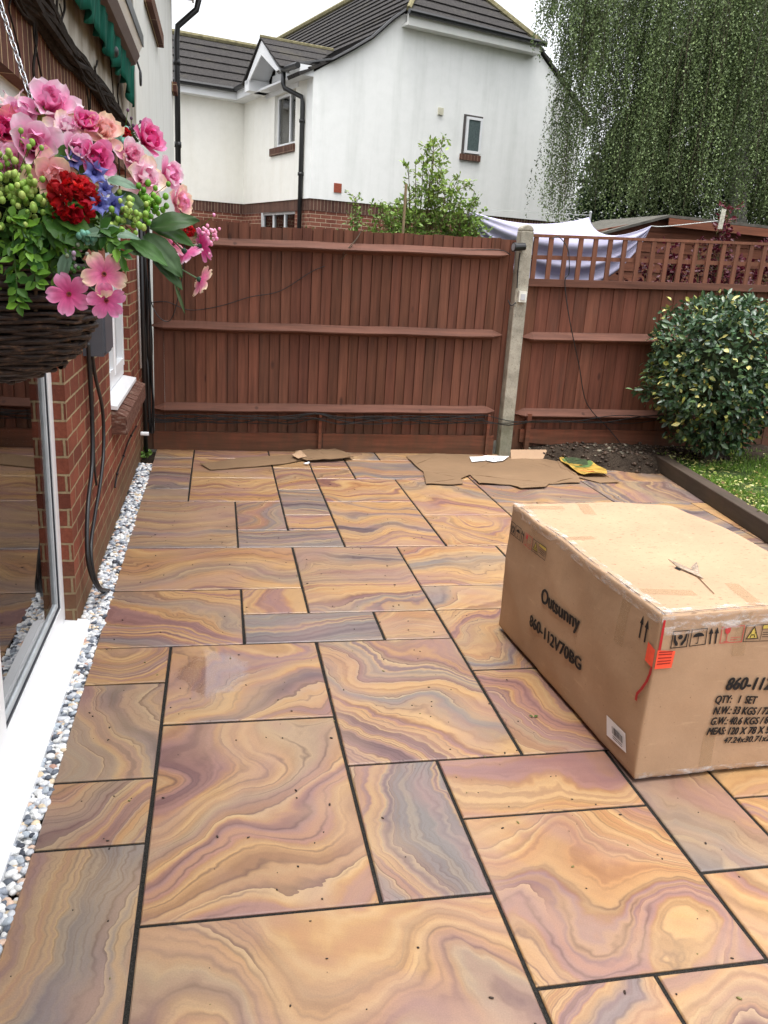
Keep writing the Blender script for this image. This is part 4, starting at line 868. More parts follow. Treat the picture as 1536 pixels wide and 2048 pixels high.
# tapes
def strip(face, a, c, wd, name='tape', mat='tape', n=14, off=.0018):
    d = V((c[0]-a[0], c[1]-a[1], 0)); nn = V((-d.y, d.x, 0)).normalized()*wd/2
    P = [[(a[0]+d.x*i/n-nn.x, a[1]+d.y*i/n-nn.y), (a[0]+d.x*(i+1)/n-nn.x, a[1]+d.y*(i+1)/n-nn.y), (a[0]+d.x*(i+1)/n+nn.x, a[1]+d.y*(i+1)/n+nn.y), (a[0]+d.x*i/n+nn.x, a[1]+d.y*i/n+nn.y)] for i in range(n)]
    return decal(P, face, name, mat, off)
strip('T', (.04, .19), (.22, .16), .05); strip('T', (.02, .72), (.16, .74), .04)
strip('T', (.33, bL-.02), (.30, bL-.16), .055); strip('T', (.0, bL-.06), (.22, bL-.06), .045)
strip('T', (.36, .02), (.40, .22), .05)
strip('F', (.30, bH-.01), (.30, bH-.17), .05); strip('L', (bL-.20, bH-.02), (bL-.20, bH-.20), .055); strip('L', (.25, bH-.02), (.24, bH-.14), .05); strip('F', (.26, .02), (.26, .16), .05)
strip('F', (.0, bH-.024), (bW, bH-.024), .045, 'clear_tape', 'clear', 30, .0032); strip('F', (.01, bH-.055), (.40, bH-.045), .03, 'clear_tape', 'clear', 20, .0045)
strip('L', (.0, bH-.018), (bL, bH-.018), .034, 'clear_tape', 'clear', 34, .003); strip('F', (.0, .012), (bW, .012), .02, 'clear_tape', 'clear', 30, .003)
strip('T', (.022, 0), (.022, bL), .04, 'clear_tape', 'clear', 30, .003); strip('T', (0, .022), (bW, .022), .04, 'clear_tape', 'clear', 30, .0035)
# dark gap where the lid flaps meet the sides
gp = MB()
for i in range(40):
    t0, t1 = i/40, (i+1)/40
    if (noise.noise(Vector((i*.35, 0, 3)))) < -.12: continue
    for (fa, fb) in ((lambda t: bw(.010, bL*t, bH), (-cy_*.004, -sy_*.004, .001)), ): 
        p, q = fa(t0), fa(t1); k = .0012+.0022*abs(noise.noise(Vector((i*.5, 1, 1)))); z_ = V((0, 0, .0042)); s_ = V((cy_*k, sy_*k, 0)); gp.poly([p-s_+z_, q-s_+z_, q+s_+z_, p+s_+z_])
for i in range(30):
    t0, t1 = i/30, (i+1)/30; p, q = bw(bW*t0, .008, bH), bw(bW*t1, .008, bH); k = .0015; z_ = V((0, 0, .0048)); s_ = V((-sy_*k, cy_*k, 0)); gp.poly([p-s_+z_, q-s_+z_, q+s_+z_, p+s_+z_])
gp.build('flap_gap', MT['ink'], BX)
# torn flap and cut on top
a = V((*Tp(1350, 1128), 0)); c = V((*Tp(1392, 1148), 0)); tf = MB(); base = [bw(a.x-.012, a.y+.035, bH), bw(c.x+.012, c.y+.018, bH), bw(c.x-.002, c.y-.035, bH), bw(a.x-.004, a.y-.012, bH)]
z1 = V((0, 0, .004)); tf.prism([base[0]+z1*5, base[1]+z1*2, base[2]+z1, base[3]+z1*1.5], (0, 0, .003)); tf.prism([base[1]+z1*4+V((-.01, .03, 0)), base[1]+z1*6+V((.012, .035, .01)), base[1]+z1+V((.012, .008, 0)), base[1]+z1+V((-.008, .004, 0))], (0, 0, .002))
tf.build('torn_flap', plain('torn_card', lin(158, 142, 126), .9, .1, .35, 120), BX)
decal([[(Tp(1391, 1150)), (Tp(1426, 1187)), (Tp(1427.5, 1187)), (Tp(1393, 1150))]], 'T', 'cut', plain('cut_edge', lin(96, 70, 50), .9, .1), .003)
decal([[(Tp(1347, 1130)), (Tp(1356, 1124)), (Tp(1362, 1130)), (Tp(1358, 1136))], [(Tp(1380, 1127)), (Tp(1392, 1124)), (Tp(1394, 1129)), (Tp(1384, 1131))]], 'T', 'hole', 'ink', .003)

# ================================================================ SCRAPS ON THE PATIO
def flat(pxs, name, label, cat, mat, z=.006, amp=.004, origin=None, th=.003, z2=None, group=None, seed=0):
    P = [onZ(x, y, z) for x, y in pxs]; cx = sum(p[0] for p in P)/len(P); cy = sum(p[1] for p in P)/len(P)
    bm = bmesh.new(); vs = [bm.verts.new((p[0], p[1], z)) for p in P]; f = bm.faces.new(vs); bmesh.ops.triangulate(bm, faces=[f])
    for _ in range(3): bmesh.ops.subdivide_edges(bm, edges=[e for e in bm.edges if e.calc_length() > .06], cuts=1)
    for v in bm.verts: v.co.z += amp*(noise.noise(Vector((v.co.x*5, v.co.y*5, seed)))+.6)+.3*amp*noise.noise(Vector((v.co.x*22, v.co.y*22, seed)))
    bmesh.ops.recalc_face_normals(bm, faces=bm.faces)
    if bm.faces[:][0].normal.z < 0: bmesh.ops.reverse_faces(bm, faces=bm.faces)
    me = bpy.data.meshes.new(name); bm.to_mesh(me); bm.free(); me.materials.append(MT[mat] if isinstance(mat, str) else mat)
    o = finish(me, name, None, (cx, cy, z)); md = o.modifiers.new('th', 'SOLIDIFY'); md.thickness = th; md.offset = -1 if z > th else 1
    return tag(o, label, cat, group)
flat([(400, 928), (420, 940), (560, 930), (632, 916), (622, 906), (560, 912), (480, 916)], 'cardboard_sheet', 'long narrow brown cardboard strip lying flat near the fence', 'cardboard', 'card_flat', .007, .008, seed=1)
flat([(590, 905), (600, 917), (612, 922), (660, 921), (706, 917), (698, 908), (664, 899), (626, 899)], 'cardboard_sheet', 'short curved cardboard scrap by the thin fence stake', 'cardboard', 'card_flat', .016, .02, seed=2)
flat([(584, 912), (600, 902), (614, 914), (596, 918)], 'cardboard_flap', 'small pale folded cardboard piece on the narrow strip', 'cardboard', 'card', .026, .012, seed=3)
flat([(812, 912), (830, 932), (846, 944), (852, 968), (905, 970), (926, 968), (922, 958), (940, 950), (958, 968), (1020, 970), (1042, 978), (1090, 976), (1098, 968), (1160, 966), (1158, 954), (1120, 936), (1108, 908), (1082, 912), (1030, 912), (990, 920), (942, 910), (880, 908)], 'cardboard_sheet', 'largest flattened sheet of torn brown cardboard at the foot of the concrete post', 'cardboard', 'card_flat', .008, .010, seed=4)
flat([(1150, 954), (1200, 966), (1240, 966), (1222, 956), (1180, 950)], 'cardboard_sheet', 'small brown cardboard piece under the yellow bag', 'cardboard', 'card_flat', .006, .008, seed=5)
b = MB()
p0 = V(onZ(1022, 918, .012)); p1 = V(onZ(1100, 918, .012)); up = V((0, .10, .115)); b.hexa([p0, p1, p1+V((0, .006, 0)), p0+V((0, .006, 0)), p0+up*.6+V((.01, 0, 0)), p1+up*.6+V((-.02, 0, 0)), p1+up*.6+V((-.02, .006, 0)), p0+up*.6+V((.01, .006, 0))])
p2 = V(onZ(1102, 912, .03)); p3 = V(onZ(1152, 916, .03)); b.hexa([p2, p3, p3+V((0, .006, 0)), p2+V((0, .006, 0)), p2+V((.05, .06, .06)), p3+V((-.02, .06, .085)), p3+V((-.02, .066, .085)), p2+V((.05, .066, .06))])
tag(b.build('cardboard_flap', MT['card'], origin=p0), 'upright tan cardboard flap leaning beside the concrete post', 'cardboard')
flat([(939, 914), (968, 913), (971, 921), (944, 924)], 'paper_sheet', 'small white paper with a blank face left of the logo paper', 'paper', 'paper', .024, .004, th=.0006, seed=6)
lp = flat([(967, 912), (1018, 913), (1006, 921), (988, 924), (972, 921)], 'paper_sheet', 'white paper printed with a round grey mark by the post foot', 'paper', 'paper', .026, .004, th=.0006, seed=7)
q = onZ(993, 917, .036); L = lp.location
b = MB(); b.v = []; cir = [(q[0]+.040*math.cos(t), q[1]+.022*math.sin(t), .0345) for t in np.linspace(0, 2*PI, 16)[:-1]]; cin = [(q[0]+.022*math.cos(t), q[1]+.012*math.sin(t), .0345) for t in np.linspace(0, 2*PI, 16)[:-1]]
b.add(cir+cin, [(k, (k+1) % 15, 15+(k+1) % 15, 15+k) for k in range(15)]); b.build('printed_mark', plain('grey_print', (.18, .19, .20), .6, .2), lp)
BG = flat([(1108, 908), (1122, 924), (1142, 940), (1168, 952), (1214, 952), (1212, 944), (1186, 930), (1168, 918), (1146, 910), (1118, 903)], 'compost_bag', 'empty yellow and green plastic bag lying crumpled on the soil edge', 'bag', None or plain('yellow_plastic', (.38, .24, .05), .45, .4, .45, 14), .020, .03, th=.002, seed=8)
def bagpatch(pxs, nm, mat, dz):
    P = [onZ(x, y, .020) for x, y in pxs]; bm = bmesh.new(); vs = [bm.verts.new((p[0], p[1], .02)) for p in P]; f = bm.faces.new(vs); bmesh.ops.triangulate(bm, faces=[f])
    for _ in range(2): bmesh.ops.subdivide_edges(bm, edges=[e for e in bm.edges if e.calc_length() > .03], cuts=1)
    for v in bm.verts: v.co.z += .03*(noise.noise(Vector((v.co.x*5, v.co.y*5, 8)))+.6)+dz
    me = bpy.data.meshes.new(nm); bm.to_mesh(me); bm.free(); me.materials.append(mat); return finish(me, nm, BG)
bagpatch([(1110, 908), (1128, 926), (1150, 940), (1178, 938), (1186, 931), (1168, 919), (1146, 911), (1118, 904)], 'green_print', plain('green_plastic', (.09, .15, .05), .4, .4, .5, 25), .003)
bagpatch([(1124, 918), (1138, 930), (1160, 936), (1176, 934), (1172, 924), (1152, 916), (1132, 914)], 'picture_print', plain('picture_plastic', (.05, .07, .035), .35, .4, .7, 60), .006)
bagpatch([(1152, 944), (1172, 949), (1190, 948), (1182, 944)], 'red_print', plain('red_plastic', (.6, .08, .03), .35, .4), .006)
b = MB(); q = V(onZ(612, 927, .015)); b.sphere(q, .014, 7, 5, (1.6, 1, .6)); b.sphere(q+V((.02, .01, .004)), .010, 6, 5, (1.2, .8, .8)); tag(b.build('plastic_scrap', plain('clear_plastic', (.75, .76, .78), .15, .6), origin=q), 'tiny crumpled clear plastic scrap beside the cardboard strip', 'litter')

# ================================================================ SOIL, LAWN, SLEEPER
def hz_(x, y): return .03*noise.noise(Vector((x*3, y*3, 0)))+.018*noise.noise(Vector((x*11, y*11, 2)))+.008*noise.noise(Vector((x*30, y*30, 2)))
vs = []; fs = []; nx_, ny_ = 90, 44; X0, X1, Y0, Y1 = 3.08, 5.6, 4.0, 4.88
for j in range(ny_+1):
    for i in range(nx_+1):
        x = X0+(X1-X0)*i/nx_; y = Y0+(Y1-Y0)*j/ny_
        e = y-(4.56-.42*min(1, max(0, (x-3.2)/.8))) ; k = min(1, max(0, e/.25)); z = -.05+.16*k*(.55+.45*min(1, max(0, (x-3.1)/.5)))+hz_(x, y)*k
        if x > 4.2: z = max(z, .04+hz_(x, y))
        vs.append((x, y, z))
for j in range(ny_):
    for i in range(nx_): a = j*(nx_+1)+i; fs.append((a, a+1, a+nx_+2, a+nx_+1))
b = MB(); b.add(vs, fs); tag(b.build('soil', MT['soil'], smooth=True), 'dark lumpy soil bed at the foot of the right fence', 'soil', kind='structure')
SL = V((4.216, 4.36, 0)); SE = V((3.72, 0.6, 0)); d = (SE-SL); dn = d.normalized(); sn = V((-dn.y, dn.x, 0)); sn = sn if sn.x > 0 else -sn
wS = .11; hS = .125
b = MB(); b.col = (1, 1, 1); L_ = 14
for k in range(1):
    a, c = SL, SE; b.hexa([a, a+sn*wS, c+sn*wS, c, a+V((0, 0, hS)), a+sn*wS+V((0, 0, hS)), c+sn*wS+V((0, 0, hS)), c+V((0, 0, hS))])
o = tag(b.build('timber_sleeper', MT['sleeper'], origin=SL, colors=True), 'dark brown timber sleeper edging the raised lawn', 'edging'); md = o.modifiers.new('bev', 'BEVEL'); md.width = .008; md.segments = 2
def lawnx(y): t = (4.36-y)/(4.36-.6); return 4.216+(3.72-4.216)*t+wS
b = MB(); vs = []; fs = []; n_ = 50; m_ = 40
for j in range(n_+1):
    y = 4.80-j*(4.80+3.0)/n_
    for i in range(m_+1):
        x = lawnx(y)-.005+(10-lawnx(y))*(i/m_)**1.6; vs.append((x, y, .085+.02*noise.noise(Vector((x*2, y*2, 5)))+.01*noise.noise(Vector((x*9, y*9, 5)))))
for j in range(n_):
    for i in range(m_): a = j*(m_+1)+i; fs.append((a, a+1, a+m_+2, a+m_+1))
b.add(vs, fs); tag(b.build('lawn', MT['lawn'], smooth=True), 'raised lawn behind the timber sleeper', 'lawn', kind='structure')
# grass blades
n = 26000; gy = nr.uniform(1.5, 4.72, n); gx = np.array([lawnx(y) for y in gy])+.03+nr.uniform(0, 1, n)**1.3*2.2
dens = np.array([noise.noise(Vector((x*3, y*3, 9))) for x, y in zip(gx, gy)]); soilm = (gy > 4.2-.35*np.clip((4.9-gx), -1, 1))&(gx < 4.95)
keep = (dens > -.25)&(~soilm | (nr.uniform(size=n) < .08)); gx, gy = gx[keep], gy[keep]; n = len(gx)
gz = np.array([.085+.02*noise.noise(Vector((x*2, y*2, 5))) for x, y in zip(gx, gy)])
dr = nr.normal(size=(n, 3))*.38; dr[:, 2] = 1; t = nr.uniform(size=(n, 1)); col = np.array([lin(62, 96, 32)])*(1-t)+np.array([lin(126, 158, 62)])*t; col *= nr.uniform(.8, 1.2, (n, 1))
o = leaves('grass', np.stack([gx, gy, gz], 1), dr, unit(n), nr.uniform(.03, .075, n), nr.uniform(.003, .006, n), col, MT['leaf']); tag(o, 'short green grass of the raised lawn', 'grass', kind='stuff')
# clippings
n = 800; cy = nr.uniform(2.5, 4.75, n); cx = np.array([lawnx(y) for y in cy])-.02+np.abs(nr.normal(size=n))*.38; s_ = cx > 3.3
cz = np.array([.105+.02*noise.noise(Vector((x*2, y*2, 5))) for x, y in zip(cx, cy)])+nr.uniform(0, .02, n)
pal = np.array([lin(176, 172, 104), lin(128, 148, 70), lin(190, 186, 136), lin(120, 96, 56)]); col = pal[nr.choice(4, n, p=[.35, .3, .2, .15])]
dr = unit(n); dr[:, 2] *= .2; nn = nr.normal(size=(n, 3))*.3+[0, 0, 1]
o = leaves('leaf_clippings', np.stack([cx, cy, cz], 1), dr, nn, nr.uniform(.02, .045, n), nr.uniform(.012, .022, n), col, MT['leaf']); tag(o, 'pale yellow leaf clippings scattered on the grass and soil', 'clippings', kind='stuff')
# soil clods, stones and trimmings
n = 500; vs = []; fs = []; cs = []; k = 0; iv1, jf1 = ico()
for i in range(n):
    x = nr.uniform(3.12, 4.9); y = nr.uniform(4.2, 4.84)
    if y < 4.6-.42*min(1, max(0, (x-3.2)/.8)): continue
    r = nr.uniform(.006, .022); v = iv1*r*[1, 1, .7]*(1+.2*nr.normal(size=(len(iv1), 1))); kk = min(1, max(0, (y-(4.56-.42*min(1, max(0, (x-3.2)/.8))))/.25)); z = -.05+.16*kk*(.55+.45*min(1, max(0, (x-3.1)/.5)))+hz_(x, y)*kk
    vs.append(v+[x, y, max(z, .045 if x > 4.2 else z)+r*.3]); fs.append(jf1+k); k += len(iv1); c = np.array(lin(70, 54, 42)) if nr.uniform() < .92 else np.array(lin(120, 112, 96)); cs.append(np.repeat(c[None]*nr.uniform(.5, 1.2), len(iv1), 0))
tag(npmesh('soil_clods', np.concatenate(vs), np.concatenate(fs), MT['pebble'], np.concatenate(cs)), 'crumbs of earth and small stones on the soil bed', 'soil clods', kind='stuff')
b = MB(); q = V(onZ(1408, 906, .12)); b.tube([q, q+V((0, 0, .02))], [.032, .027], 14); b.tube([q+V((0, 0, .02)), q+V((0, 0, .027))], [.027, .015], 14); tag(b.build('red_disc', plain('red_cap', (.50, .03, .03), .4, .4), origin=q), 'small round red plastic cap on the soil under the bush', 'cap')

# ---- grit and petals fallen on the slabs
n = 900; gx = nr.uniform(0, 3.9, n); gy = nr.uniform(-1.6, 4.2, n)**1.0; r = nr.uniform(.0012, .0038, n); vs = []; fs = []; k = 0; cs = []
for x, y, q in zip(gx, gy, r):
    if 1.7 < x < 2.7 and .05 < y < 1.4: continue
    if x < .03: continue
    v = iv1*q*[nr.uniform(.8, 2.2), 1, .5]; a = nr.uniform(0, 6); ca, sa = math.cos(a), math.sin(a); v = v@np.array([[ca, -sa, 0], [sa, ca, 0], [0, 0, 1]]); vs.append(v+[x, y, q*.4]); fs.append(jf1+k); k += len(iv1)
    cs.append(np.repeat(np.array([lin(48, 34, 26) if nr.uniform() < .85 else lin(110, 104, 60)]), len(iv1), 0))
tag(npmesh('grit', np.concatenate(vs), np.concatenate(fs), MT['pebble'], np.concatenate(cs)), 'tiny dark specks of grit and debris on the slabs', 'grit', kind='stuff')
for px, py, lb in ((1067, 1434, 'small green leaf lying on a slab left of the carton'),):
    q = onZ(px, py, .004); o = leaves('fallen_leaf', [q, q], np.array([[1, .2, .1], [-.8, .5, .1]]), np.array([[0, 0, 1.], [0, 0, 1]]), [.022, .018], [.012, .010], np.array([lin(70, 96, 40)]*2), MT['leaf'], origin=q); tag(o, lb, 'leaf')
q = V(onZ(290, 912, .0)); n = 26; dr = unit(n); dr[:, 2] = np.abs(dr[:, 2])*.8+.2
o = leaves('small_weed', np.array(q)+nr.uniform(-.04, .04, (n, 3))*[1, 1.5, .2]+[0, 0, .01], dr, unit(n), nr.uniform(.03, .07, n), nr.uniform(.02, .04, n), np.array([lin(96, 128, 52)])*nr.uniform(.5, 1.2, (n, 1)), MT['leaf'], origin=q); tag(o, 'small green weed growing in the corner by the house', 'weed')

# ================================================================ ROUND BUSH
bc = np.array([4.66, 4.30, .855]); br = np.array([.60, .50, .66])
EB = empty('round_bush', (bc[0], bc[1], .1), 'clipped round variegated evergreen bush on the lawn by the fence', 'bush')
n = 8200; dvec = unit(n); dvec /= ((np.abs(dvec)**3).sum(1)**(1/3))[:, None]; dvec *= .93; rr = 1-.30*nr.uniform(size=n)**1.6; lump = np.array([1+.13*noise.noise(Vector(d*2.2))+.10*noise.noise(Vector(d*5))+(.10 if rnd.random() < .03 else 0) for d in dvec])
p = bc+dvec*br*(rr*lump)[:, None]; low = dvec[:, 2] < -.45; p[low, :2] = bc[:2]+(p[low, :2]-bc[:2])*.82
keep = p[:, 2] > .13; keep &= ~((dvec[:, 2] < -.5)&(nr.uniform(size=n) < .35)); keep &= p[:, 1] < 4.83; p, dvec = p[keep], dvec[keep]; n = len(p)
dr = dvec*.55+unit(n)*.75; dr[:, 2] -= .15; nor = dvec*.8+unit(n)*.55+[0, 0, .35]
t = nr.uniform(size=n); col = np.array([lin(58, 84, 56)])*(.5+.75*nr.uniform(size=(n, 1))); pale = t > .92; col[pale] = np.array(lin(168, 170, 84))*nr.uniform(.7, 1.15, (pale.sum(), 1)); pl2 = t > .97; col[pl2] = np.array(lin(214, 206, 130))
mid = (t > .60)&(t <= .80); col[mid] = np.array(lin(92, 116, 74))*nr.uniform(.8, 1.1, (mid.sum(), 1))
leaves('crown', p, dr, nor, nr.uniform(.036, .082, n), nr.uniform(.022, .038, n), col, MT['gloss_leaf'], EB)
b = MB()
for k in range(16):
    d = Vector(unit(1)[0]); d.z = abs(d.z)*.6+.2; s = V((bc[0]+rnd.uniform(-.05, .05), bc[1]+rnd.uniform(-.05, .05), .08)); e = V(bc)+V((d.x*br[0], d.y*br[1], d.z*br[2]))*.85
    b.tube([s, s.lerp(e, .4)+V((0, 0, .08)), e], [.018, .011, .003], 6)
b.build('stems', MT['bark'], EB)
# added solid mass, coloured as inner shade, so the fence does not show through
b = MB(); b.sphere(bc, 1, 14, 10, tuple(br*.60)); b.build('shade_core', plain('shade_core_dark', (.022, .028, .014), .95, .05, .6, 40), EB)

# ================================================================ NEIGHBOUR'S HOUSE
ha = math.radians(17); HK = V((2.24, 15.0, 0)); hx = V((math.cos(ha), math.sin(ha), 0)); hy = V((-math.sin(ha), math.cos(ha), 0))
def G(u_, v_, z): return HK+hx*u_+hy*v_+V((0, 0, z))
class GB(MB):
    def gbox(s, a, c):
        x0, y0, z0 = [min(a[i], c[i]) for i in range(3)]; x1, y1, z1 = [max(a[i], c[i]) for i in range(3)]
        return s.hexa([G(x0, y0, z0), G(x1, y0, z0), G(x1, y1, z0), G(x0, y1, z0), G(x0, y0, z1), G(x1, y0, z1), G(x1, y1, z1), G(x0, y1, z1)])
    def gprism(s, pts, off): return s.prism([G(*p) for p in pts], hx*off[0]+hy*off[1]+V((0, 0, off[2])))
    def guv(s, pts, uvs): return s.add([G(*p) for p in pts], [range(len(pts))], [uvs])
NH = empty('neighbour_house', tuple(G(3, 4, 0)), 'white rendered house with grey tiled roof beyond the fence', 'house')
VW = 4.0; zr = 2.68; UR = 6.5
vp = [(0, 4.88), (.33, 5.08), (.73, 5.32), (1.13, 5.58), (1.54, 5.95), (1.82, 6.16)]
# gable wall (thickness .3)
gp_ = [(0, 0, zr), (UR, 0, zr), (UR, 0, 4.95)]+[(5.6, 0, 5.62), (5.0, 0, 6.08)]+[(x, 0, z) for x, z in vp[::-1]]
b = GB(); b.gprism(gp_, (0, .3, 0)); b.build('gable_wall', MT['render_far'], NH)
# cream walls: bay wall with window hole, wing wall
wv0, wv1, wzz0, wzz1 = .86, 2.02, 3.74, 4.72
b = GB(); b.gbox((0, .3, zr), (.3, wv0, 4.9)); b.gbox((0, wv1, zr), (.3, VW, 4.9)); b.gbox((0, wv0, zr), (.3, wv1, wzz0)); b.gbox((0, wv0, wzz1), (.3, wv1, 4.9))
b.gbox((-6, VW, zr), (0, VW+.3, 5.0)); b.build('cream_wall', MT['render_cream'], NH)
# quoin-like bright edge strip
# brick storey
gwa, gwb, gwz0, gwz1 = .83, 2.83, 1.2, 2.47
b = GB()
def brick_face(v0, v1, z0, z1, sol=False): pass
def bq(p0, p1, z0, z1, du):  # vertical brick quad from (u,v) to (u,v) with running uv
    L = math.dist(p0, p1); return b.guv([(p0[0], p0[1], z0), (p1[0], p1[1], z0), (p1[0], p1[1], z1), (p0[0], p0[1], z1)], [(du, z0), (du+L, z0), (du+L, z1), (du, z1)])
i_ = .03
bq((i_, i_), (UR, i_), 0, zr-.215, 0); bq((i_, VW+i_), (i_, gwb), 0, zr-.215, 0); bq((i_, gwb), (i_, gwa), 0, gwz0, .5); bq((i_, gwa), (i_, i_), 0, zr-.215, .3); bq((-6, VW+i_), (i_, VW+i_), 0, zr-.215, 0)
b.build('brick_storey', MT['brick_far'], NH)
b = GB(); bq((i_-.012, i_-.012), (UR, i_-.012), zr-.215, zr, 0); bq((i_-.012, VW+i_), (i_-.012, i_-.012), zr-.215, zr, 0); bq((-6, VW+i_-.012), (i_-.012, VW+i_-.012), zr-.215, zr, 0); b.gprism([(i_, .2, zr-.001), (UR, .2, zr-.001), (UR, .0, zr-.001), (0, 0, zr-.001), (0, VW, zr-.001), (i_, VW, zr-.001)], (0, 0, -.002)) if False else None
b.build('brick_band', MT['soldier_far'], NH)
b = GB(); b.gbox((.06, .06, 0), (.3, VW, .1)); 
# windows
def gwin(v0, v1, z0, z1, mull, name='window', sill=True):
    b = GB(); x0, x1 = .07, .12; t = .055
    b.gbox((x0, v0, z0), (x1, v0+t, z1)); b.gbox((x0, v1-t, z0), (x1, v1, z1)); b.gbox((x0, v0+t, z0), (x1, v1-t, z0+t)); b.gbox((x0, v0+t, z1-t), (x1, v1-t, z1))
    for m_ in mull: b.gbox((x0-.004, m_-.03, z0+t), (x1, m_+.03, z1-t))
    W_ = b.build(name, MT['pvc'], NH)
    b = GB(); b.gbox((.095, v0+.03, z0+.03), (.10, v1-.03, z1-.03)); b.build('glass', MT['glass'], W_)
    b = GB(); b.gbox((.16, v0+.02, z0+.02), (.165, v0+(v1-v0)*.80, z1-.02)); bl = plain('window_blind', lin(120, 128, 130), .8, .1, .5, 40) if 'blind' not in MT else MT['blind']; MT['blind'] = bl; b.build('blind', bl, W_)
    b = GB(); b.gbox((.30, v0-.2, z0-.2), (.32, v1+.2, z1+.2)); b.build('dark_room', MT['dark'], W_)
    return W_
gwin(wv0, wv1, wzz0, wzz1, [wv0+.45])
b = GB(); n = 18
for k in range(n): v0 = wv0-.03+(wv1-wv0+.20)*k/n; b.gbox((-.045, v0+.006, wzz0-.16), (.04, v0+(wv1-wv0+.2)/n-.006, wzz0-.015))
b.gbox((-.035, wv0-.03, wzz0-.155), (.04, wv1+.165, wzz0-.02)); b.gbox((0.0, wv0, wzz0-.02), (.07, wv1, wzz0+.0)) 
b.build('brick_sill', MT['soldier_far'], NH, boxuv=True)
W_ = gwin(gwa, gwb, gwz0, gwz1, [gwa+.66, gwa+1.33])
# small gable window with painted reveal
sg0, sg1, sz0, sz1 = 3.36, 3.82, 3.84, 4.60
b = GB(); t = .05; yv = -.012
b.gbox((sg0, yv, sz0), (sg0+.04, .02, sz1)); 
fr = GB(); a_ = math.radians(14)
fr.gbox((sg0+.07, -.05, sz0+.02), (sg0+.12, -.004, sz1-.05)); fr.gbox((sg1-.05, -.05, sz0+.02), (sg1, -.004, sz1-.05)); fr.gbox((sg0+.12, -.05, sz0+.02), (sg1-.05, -.004, sz0+.07)); fr.gbox((sg0+.12, -.05, sz1-.10), (sg1-.05, -.004, sz1-.05))
SW = fr.build('side_window', MT['pvc'], NH)
g2 = GB(); g2.gbox((sg0+.12, -.035, sz0+.07), (sg1-.05, -.03, sz1-.10)); g2.build('glass', plain('obscure_glass', (.10, .13, .13), .12, .6, .2, 30), SW)
g2 = GB(); g2.gbox((sg0+.01, -.010, sz0-.01), (sg0+.069, -.003, sz1-.02)); g2.gbox((sg0+.01, -.012, sz1-.049), (sg1+.02, -.003, sz1-.01)); g2.build('painted_shadow', plain('reveal_shadow_tone', (.10, .09, .085), .9, .1), SW)  # dark strips on the wall, standing in for the reveal's shade
b = GB(); b.gbox((sg0-.02, -.05, sz0-.12), (sg1+.02, .0, sz0-.005)); b.build('brick_sill', MT['soldier_far'], NH, boxuv=True)
b = GB(); b.gbox((2.74, -.04, 4.50), (2.85, 0, 4.63)); b.build('vent', plain('pale_vent', lin(206, 202, 180), .6, .2), NH)
b = GB(); b.gbox((.50, -.02, 2.83), (.66, 0, 3.0)); b.build('air_brick', plain('terracotta_vent', lin(150, 80, 62), .8, .1, .3, 60), NH)
for z in (5.12, 4.66):
    b = GB(); b.gbox((5.62, -.16, z), (5.66, 0, z+.03)); b.gbox((5.62, -.16, z), (5.86, -.13, z+.03)); b.build('bracket', MT['black'], NH)
# soffits and fascias
b = GB(); b.gbox((-.25, .45, 4.82), (0, VW+.0, 4.86)); b.gbox((-.28, 2.62, 4.83), (-.25, VW-.25, 5.0)); b.gbox((-6, VW-.28, 4.83), (-.25, VW-.25, 5.02)); b.gbox((-6, VW-.25, 4.83), (0, VW, 4.87))
b.gbox((-.45, 2.36, 4.82), (0, 2.62, 5.03)); b.gbox((-.28, -.0, 4.80), (0, .52, 4.98))
b.build('fascia', MT['pvc'], NH)
# dormer gable: bargeboards, cladding
pk, pv = 5.62, 1.62
b = GB()
for (va, za, vb, zb) in ((2.60, 4.95, pv, pk), (.62, 4.95, pv, pk)):
    s_ = 1 if va > vb else -1
    b.gprism([(-.45, va, za), (-.45, vb, zb), (-.45, vb, zb-.26), (-.45, va-s_*.17, za-.0)], (.03, 0, 0))
    b.gprism([(-.42, va, za+.0), (-.42, vb, zb+.0), (-.42, vb, zb-.03), (-.42, va-s_*.03, za-.03)], (.42, 0, 0))
b.build('bargeboard', MT['pvc'], NH)
b = GB()
for k in range(5):
    z0 = 4.73+k*.13; hw = max(.04, (pk-.12-z0-.13)/(pk-4.95)*.95); vL = max(pv-hw, .55); vR = min(pv+hw, 2.6); b.gprism([(-.02, vL, z0), (-.02, vR, z0), (-.008, vR, z0+.125), (-.008, vL, z0+.125)], (.03, 0, 0))
b.build('cladding', MT['pvc'], NH)
def courses(name, A_, B_, Cc, D_, n, th=.035, mat='tile'):
    """stepped tile courses: A-B eave, D-C ridge (D above A)"""
    b = MB(); A_, B_, Cc, D_ = [G(*p) for p in (A_, B_, Cc, D_)]; nn = (B_-A_).cross(D_-A_).normalized()
    if nn.z < 0: nn = -nn
    for k in range(n):
        t0, t1 = k/n, (k+1)/n+.01; p, q = A_.lerp(D_, t0), B_.lerp(Cc, t0); r_, s_ = B_.lerp(Cc, min(1, t1)), A_.lerp(D_, min(1, t1))
        b.hexa([p-nn*th, q-nn*th, r_-nn*th, s_-nn*th, p+nn*th, q+nn*th, r_+nn*.004, s_+nn*.004])
    return b.build(name, MT[mat], NH)
RZ = 7.75; RU = 3.28; V1 = 14
